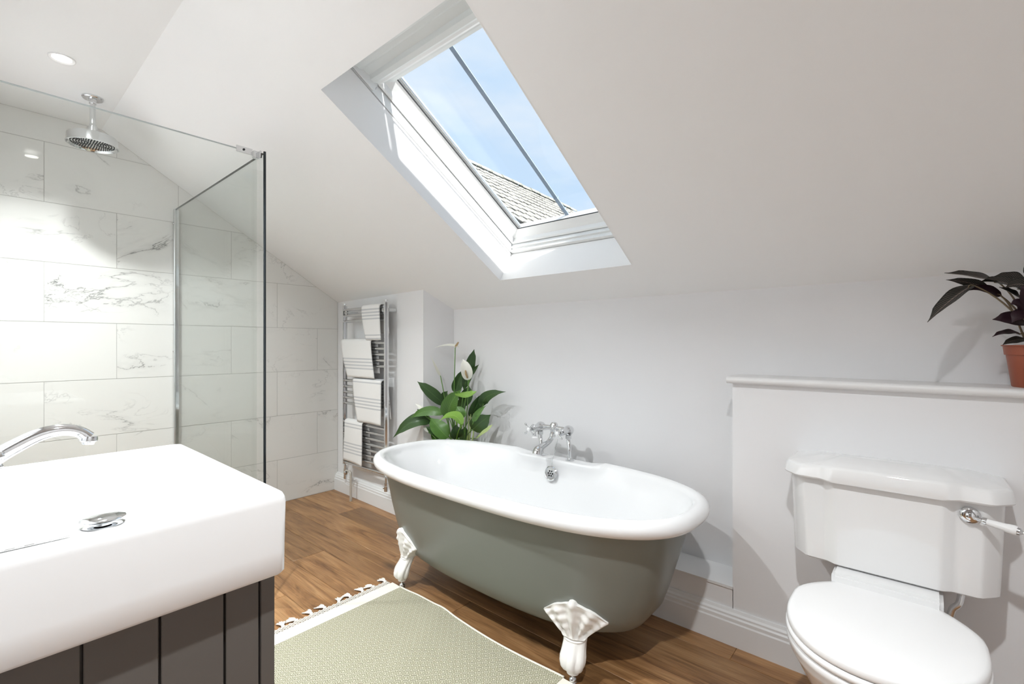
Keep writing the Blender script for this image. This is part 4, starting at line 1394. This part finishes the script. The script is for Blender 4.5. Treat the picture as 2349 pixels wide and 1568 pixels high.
def sheet(name, x0, x1, y0, y1, t, material, parent, nx=40, ny=24, wave=True):
    vs = []
    for top_ in (1, 0):
        for i in range(nx + 1):
            for j in range(ny + 1):
                x, y_ = x0 + (x1 - x0) * i / nx, y0 + (y1 - y0) * j / ny
                e = j / ny
                dy = (0.010 * math.sin((x - 1.55) * 7.5) * e * e) * sstep(RX0, RX0 + 0.12, x) if wave else 0
                lift = (0.006 * math.exp(-((x - 1.86 - (RYB - y_) * 0.5) / 0.05) ** 2) * e) if wave else 0
                vs.append((x, y_ + dy, t + lift if top_ else 0.0004 + lift * 0.8))
    q = (nx + 1) * (ny + 1)
    id_ = lambda i, j: i * (ny + 1) + j
    fs = []
    for i in range(nx):
        for j in range(ny):
            a = [id_(i, j), id_(i + 1, j), id_(i + 1, j + 1), id_(i, j + 1)]
            fs += [a, [q + v for v in a]]
    for i in range(nx):
        fs += [[id_(i, 0), id_(i + 1, 0), q + id_(i + 1, 0), q + id_(i, 0)], [id_(i, ny), id_(i + 1, ny), q + id_(i + 1, ny), q + id_(i, ny)]]
    for j in range(ny):
        fs += [[id_(0, j), id_(0, j + 1), q + id_(0, j + 1), q + id_(0, j)], [id_(nx, j), id_(nx, j + 1), q + id_(nx, j + 1), q + id_(nx, j)]]
    o = obj(name, vs, fs, material, parent)
    smooth_by_angle(o, 50)
    return o


sheet('woven_field', RX0, RX1, RYA, RYB, 0.006, M['rug'], rug)
tube('selvedge', [(RX0 + (RX1 - RX0) * i / 40, RYB + 0.010 * math.sin((RX0 + (RX1 - RX0) * i / 40 - 1.55) * 7.5) * sstep(RX0, RX0 + 0.12, RX0 + (RX1 - RX0) * i / 40), 0.0045 + 0.006 * math.exp(-((RX0 + (RX1 - RX0) * i / 40 - 1.86) / 0.05) ** 2)) for i in range(41)], 0.0042, M['hem'], rug, n=8)
for x0, x1 in ((RX0 - 0.062, RX0), (RX1, RX1 + 0.06)):
    sheet('hem', x0, x1, RYA, RYB, 0.0055, M['hem'], rug, 6, 24, wave=False)
for sgn, xe in ((-1, RX0 - 0.060), (1, RX1 + 0.058)):
    cords = []
    nk = 36
    st = (RYB - RYA) / nk
    for k in range(nk):
        for d_ in (1, -1):
            p0 = Vector((xe, RYA + st * (k + 0.5), 0.004))
            pts = [p0]
            for q in range(1, 4):
                pts.append(Vector((xe + sgn * 0.011 * q, RYA + st * (k + 0.5) + d_ * st * (q % 2), 0.004 + 0.001 * (q % 2) * d_)))
            if RYA <= pts[1].y <= RYB + 0.001:
                cords.append(tube_geo(pts, 0.0023, 6))
    v_, f_ = join_geo(*cords)
    net = obj('knotted_net', v_, f_, M['cotton'], rug)
    net['kind'] = 'stuff'
    nt = 13
    for k in range(nt):
        yb_ = RYB - 0.018 - (RYB - RYA - 0.03) * k / (nt - 1)
        rr = random.Random(k + 50 * sgn)
        ang = rr.uniform(-0.7, 0.7)
        hd_ = Vector((sgn * math.cos(ang), math.sin(ang), 0))
        p0 = Vector((xe + sgn * 0.030, yb_, 0.005))
        gs = [lathe_geo([(0.0, 0.0), (0.0065, 0.002), (0.0072, 0.006), (0.005, 0.010)], p0, hd_, 8)]
        for s_ in range(9):
            sp_ = (s_ - 4) / 4
            side = Vector((-hd_.y, hd_.x, 0))
            e_ = p0 + hd_ * (0.046 + rr.uniform(-0.006, 0.005)) + side * (sp_ * 0.017)
            m_ = p0 + hd_ * 0.02 + side * (sp_ * 0.0075) + Vector((0, 0, 0.003))
            e_.z = 0.0025
            gs.append(tube_geo(catmull([p0 + hd_ * 0.008, m_, e_], 3), [0.0026, 0.0036, 0.0020], 5))
        v_, f_ = join_geo(*gs)
        obj('tassel', v_, f_, M['cotton'], rug, smooth=True)


# ------------------------------------------------------------------ plants
def leaf_mesh(b, m, t, w, face, fold=0.25, roll=0.0, nl=14, nc=6, sharp=1.0, wavy=0.0):
    b, m, t = Vector(b), Vector(m), Vector(t)
    c = m * 2 - (b + t) * 0.5
    vs, uvs = [], []
    for i in range(nl + 1):
        q = i / nl
        p = b * (1 - q) ** 2 + c * (2 * q * (1 - q)) + t * q * q
        tg = ((c - b) * (1 - q) + (t - c) * q).normalized()
        f = Vector(face)
        side = tg.cross(f)
        if side.length < 1e-4:
            side = tg.cross(Vector((0, 0, 1)))
        side.normalize()
        side = Matrix.Rotation(roll, 3, tg) @ side
        nrm = side.cross(tg).normalized()
        ww = w * 0.5 * (math.sin(PI * min(1, q ** 0.75 * 0.985 + 0.012)) ** (0.75 * sharp))
        if q > 0.80:
            ww *= 1 - 0.55 * math.sin(PI / 2 * (q - 0.80) / 0.20)
        for j in range(nc + 1):
            a = -1 + 2 * j / nc
            vs.append(p + side * (a * ww) + nrm * (abs(a) * ww * fold + wavy * math.sin(q * 14 + a * 3) * abs(a)))
            uvs.append((q, j / nc))
    n1 = nc + 1
    fs = [[i * n1 + j, i * n1 + j + 1, (i + 1) * n1 + j + 1, (i + 1) * n1 + j] for i in range(nl) for j in range(nc)]
    return vs, fs, uvs


def add_leaf(name, parent, b, m, t, w, material, face, **kw):
    vs, fs, uvs = leaf_mesh(b, m, t, w, face, **kw)
    return obj(name, vs, fs, material, parent, smooth=True, uvs=uvs)


PC = Vector((1.285, 0.055, 0.2055))
lily = thing('peace_lily', PC, 'peace lily with white flowers in the corner behind the bathtub', 'plant')
pot = lathe('pot', [(0.0, 0.0), (0.066, 0.0), (0.070, 0.003), (0.085, 0.20), (0.090, 0.205), (0.090, 0.225), (0.083, 0.225), (0.080, 0.19), (0.0, 0.19)], PC, (0, 0, 1), M['potdark'], lily, n=32)
lathe('soil', [(0.0, 0.196), (0.04, 0.198), (0.0805, 0.193)], PC, (0, 0, 1), M['soil'], pot, n=24)
LEAVES = [
    ('d', [(1.118, -0.02, 0.622), (1.049, -0.09, 0.632), (0.908, -0.14, 0.522)], 0.070),
    ('m', [(1.213, 0.0, 0.681), (1.134, -0.06, 0.697), (1.04, -0.11, 0.651)], 0.046),
    ('d', [(1.161, 0.05, 0.727), (1.13, -0.03, 0.805), (1.067, -0.08, 0.87)], 0.060),
    ('d', [(1.156, 0.06, 0.737), (1.153, 0.06, 0.774), (1.168, 0.07, 0.809)], 0.046),
    ('m', [(1.257, 0.0, 0.668), (1.287, -0.01, 0.748), (1.368, 0.0, 0.835)], 0.079),
    ('d', [(1.222, 0.08, 0.799), (1.246, 0.09, 0.864), (1.287, 0.09, 0.95)], 0.054),
    ('d', [(1.29, 0.09, 0.824), (1.326, 0.1, 0.97), (1.368, 0.1, 1.062)], 0.055),
    ('d', [(1.335, 0.1, 0.902), (1.355, 0.11, 0.941), (1.387, 0.12, 0.973)], 0.019),
    ('b', [(1.32, 0.0, 0.812), (1.441, -0.03, 0.81), (1.5, -0.01, 0.837)], 0.050),
    ('d', [(1.393, 0.05, 0.676), (1.45, 0.04, 0.748), (1.487, 0.06, 0.822)], 0.057),
    ('d', [(1.473, 0.06, 0.74), (1.519, 0.05, 0.801), (1.65, 0.06, 0.837)], 0.050),
    ('d', [(1.425, 0.03, 0.609), (1.498, 0.02, 0.659), (1.566, 0.03, 0.708)], 0.080),
    ('m', [(1.462, 0.0, 0.661), (1.498, 0.0, 0.711), (1.543, 0.02, 0.758)], 0.028),
    ('m', [(1.274, -0.02, 0.552), (1.226, -0.05, 0.608), (1.155, -0.05, 0.66)], 0.079),
    ('b', [(1.425, -0.05, 0.647), (1.373, -0.07, 0.696), (1.28, -0.09, 0.657)], 0.054),
    ('m', [(1.379, -0.01, 0.674), (1.378, -0.02, 0.711), (1.348, -0.02, 0.741)], 0.047),
    ('d', [(1.323, 0.0, 0.551), (1.342, -0.02, 0.597), (1.342, -0.02, 0.636)], 0.053),
    ('d', [(1.267, 0.1, 0.727), (1.304, 0.1, 0.79), (1.312, 0.11, 0.845)], 0.064),
    ('m', [(1.174, 0.0, 0.527), (1.151, -0.02, 0.542), (1.146, -0.04, 0.568)], 0.034),
    ('d', [(1.177, -0.03, 0.562), (1.161, -0.05, 0.584), (1.133, -0.07, 0.609)], 0.030),
    ('d', [(1.094, -0.05, 0.671), (1.072, -0.06, 0.683), (1.054, -0.07, 0.704)], 0.026),
    ('d', [(1.209, 0.1, 0.652), (1.26, 0.1, 0.722), (1.286, 0.1, 0.78)], 0.065),
    ('d', [(1.313, 0.04, 0.543), (1.343, 0.04, 0.572), (1.345, 0.05, 0.621)], 0.050),
    ('p', [(1.438, 0.04, 0.56), (1.543, 0.02, 0.62), (1.589, 0.02, 0.659)], 0.024),
]
prl = random.Random(21)
for i, (kd, (b, m, t), w) in enumerate(LEAVES):
    face = Vector((0.75, -0.6, 0.35)) + Vector((prl.uniform(-0.35, 0.35), prl.uniform(-0.35, 0.35), prl.uniform(-0.1, 0.4)))
    lf = add_leaf('leaf', lily, b, m, t, w * 1.25, M['leaf' + kd], face, fold=prl.uniform(0.12, 0.4), roll=prl.uniform(-0.25, 0.25), wavy=0.0015)
    base = PC + Vector((prl.uniform(-0.04, 0.04), prl.uniform(-0.035, 0.035), 0.19))
    mid_ = base.lerp(Vector(b), 0.55) + Vector((0, 0, 0.05))
    tube('petiole', [base, mid_, Vector(b), Vector(b).lerp(Vector(m), 0.3)], [0.0035, 0.0030, 0.0024, 0.0014], M['stalk'] if kd != 'b' else M['leafb'], lf, n=7, smooth_n=5)
FLOWERS = [
    ([(1.268, 0.07, 1.074), (1.181, 0.05, 1.081), (1.088, 0.03, 1.067)], 0.040, (0.2, -0.3, 1.0)),
    ([(1.4, 0.02, 0.889), (1.404, 0.0, 0.951), (1.377, 0.0, 1.008)], 0.064, (0.75, -0.65, 0.15)),
    ([(1.125, 0.05, 0.9), (1.127, 0.02, 0.941), (1.13, -0.03, 1.025)], 0.017, (0.7, -0.7, 0.2)),
    ([(1.17, 0.08, 0.756), (1.183, 0.08, 0.783), (1.199, 0.08, 0.808)], 0.036, (0.7, -0.7, 0.2)),
    ([(1.111, -0.05, 0.687), (1.092, -0.07, 0.711), (1.05, -0.08, 0.735)], 0.022, (0.6, -0.7, 0.5)),
    ([(1.122, -0.04, 0.569), (1.108, -0.05, 0.586), (1.096, -0.06, 0.599)], 0.017, (0.6, -0.7, 0.5)),
]
STALKS = [[(1.264, 0.05, 0.40), (1.238, 0.06, 0.737), (1.236, 0.07, 1.072)], [(1.32, 0.05, 0.40), (1.384, 0.03, 0.752), (1.400, 0.02, 0.891)], [(1.25, 0.05, 0.40), (1.168, 0.05, 0.754), (1.125, 0.05, 0.900)], [(1.27, 0.06, 0.40), (1.20, 0.08, 0.62), (1.17, 0.08, 0.756)], [(1.26, 0.03, 0.40), (1.18, -0.02, 0.58), (1.111, -0.05, 0.687)], [(1.26, 0.03, 0.40), (1.17, -0.02, 0.53), (1.122, -0.04, 0.569)]]
for i, ((pts, w, face), stk) in enumerate(zip(FLOWERS, STALKS)):
    st_ = tube('flower_stalk', stk, [0.0034, 0.003, 0.0026], M['stalk'], lily, n=8, smooth_n=6)
    add_leaf('spathe', st_, *pts, w, M['spathe'], face, fold=0.35)
    if i == 0:
        tube('spadix', [(1.240, 0.068, 1.076), (1.252, 0.070, 1.090), (1.262, 0.072, 1.103)], [0.006, 0.0065, 0.004], M['spadix'], st_, n=10)
    if i == 1:
        tube('spadix', [(1.402, 0.012, 0.902), (1.410, -0.006, 0.925), (1.412, -0.012, 0.945)], [0.005, 0.006, 0.004], M['spadix'], st_, n=10)
for k, xx in enumerate((1.39, 1.405, 1.43)):
    tube('flower_stalk', [(1.31 + 0.01 * k, 0.05, 0.4), (xx - 0.015, 0.04, 0.55), (xx, 0.035, 0.70)], [0.005, 0.0045, 0.003], M['leafp'], lily, n=8, smooth_n=5)

QC = Vector((3.588, 0.075, 0.975))
cal = thing('calathea', QC, 'dark striped calathea in an orange plastic pot on the shelf', 'plant')
cpot = lathe('pot', [(0.0, 0.0), (0.054, 0.0), (0.056, 0.002), (0.067, 0.088), (0.0705, 0.089), (0.073, 0.112), (0.0765, 0.113), (0.0765, 0.116), (0.070, 0.116), (0.066, 0.095), (0.0, 0.095)], QC, (0, 0, 1), M['terra'], cal, n=40)
lathe('soil', [(0.0, 0.104), (0.04, 0.105), (0.066, 0.1)], QC, (0, 0, 1), M['soil'], cpot, n=24)
CAL = [
    ('s', [(3.451, -0.02, 1.255), (3.407, -0.06, 1.218), (3.355, -0.10, 1.154)], 0.040),
    ('s', [(3.509, 0.03, 1.257), (3.458, -0.02, 1.277), (3.391, -0.06, 1.291)], 0.036),
    ('s', [(3.483, 0.02, 1.248), (3.445, 0.0, 1.264), (3.395, -0.02, 1.276)], 0.024),
    ('u', [(3.509, 0.03, 1.226), (3.473, 0.0, 1.244), (3.439, -0.02, 1.242)], 0.026),
    ('s', [(3.556, 0.06, 1.265), (3.529, 0.05, 1.275), (3.492, 0.04, 1.282)], 0.037),
    ('s', [(3.55, 0.02, 1.209), (3.529, 0.0, 1.226), (3.501, -0.02, 1.247)], 0.036),
    ('u', [(3.554, 0.0, 1.179), (3.537, -0.02, 1.198), (3.521, -0.03, 1.199)], 0.030),
    ('u', [(3.557, 0.03, 1.149), (3.525, -0.01, 1.157), (3.487, -0.03, 1.160)], 0.046),
    ('u', [(3.546, 0.04, 1.121), (3.519, 0.02, 1.126), (3.489, 0.0, 1.114)], 0.021),
    ('s', [(3.561, 0.06, 1.106), (3.534, 0.03, 1.104), (3.509, 0.01, 1.091)], 0.020),
    ('s', [(3.583, 0.08, 1.272), (3.567, 0.08, 1.297), (3.558, 0.07, 1.316)], 0.028),
    ('s', [(3.550, 0.03, 1.235), (3.510, 0.0, 1.260), (3.462, -0.02, 1.264)], 0.038),
    ('u', [(3.575, 0.01, 1.190), (3.555, -0.02, 1.225), (3.540, -0.03, 1.245)], 0.042),
    ('s', [(3.575, 0.03, 1.230), (3.545, 0.0, 1.252), (3.512, -0.02, 1.244)], 0.038),
    ('u', [(3.570, 0.0, 1.155), (3.545, -0.03, 1.168), (3.522, -0.04, 1.150)], 0.046),
    ('u', [(3.60, 0.05, 1.16), (3.64, 0.02, 1.19), (3.69, 0.0, 1.17)], 0.050),
    ('s', [(3.60, 0.05, 1.20), (3.65, 0.03, 1.25), (3.72, 0.02, 1.23)], 0.045),
    ('s', [(3.59, 0.06, 1.22), (3.60, 0.00, 1.27), (3.62, -0.06, 1.26)], 0.045),
    ('u', [(3.59, 0.03, 1.14), (3.60, -0.03, 1.17), (3.61, -0.08, 1.14)], 0.045),
]
prc = random.Random(5)
for i, (kd, (b, m, t), w) in enumerate(CAL):
    face = Vector((-0.2, -0.75, 0.6)) + Vector((prc.uniform(-0.25, 0.25), prc.uniform(-0.2, 0.2), prc.uniform(-0.3, 0.3)))
    lf = add_leaf('leaf', cal, b, m, t, w * 1.12, M['cal' + kd], face, fold=prc.uniform(0.15, 0.4), roll=prc.uniform(-0.2, 0.2), wavy=0.0012)
    base = QC + Vector((prc.uniform(-0.02, 0.02), prc.uniform(-0.02, 0.02), 0.10))
    mid_ = base.lerp(Vector(b), 0.6) + Vector((0, 0, 0.02))
    tube('petiole', [base, mid_, Vector(b), Vector(b).lerp(Vector(m), 0.3)], [0.0026, 0.0023, 0.0018, 0.001], M['calstalk'], lf, n=7, smooth_n=5)
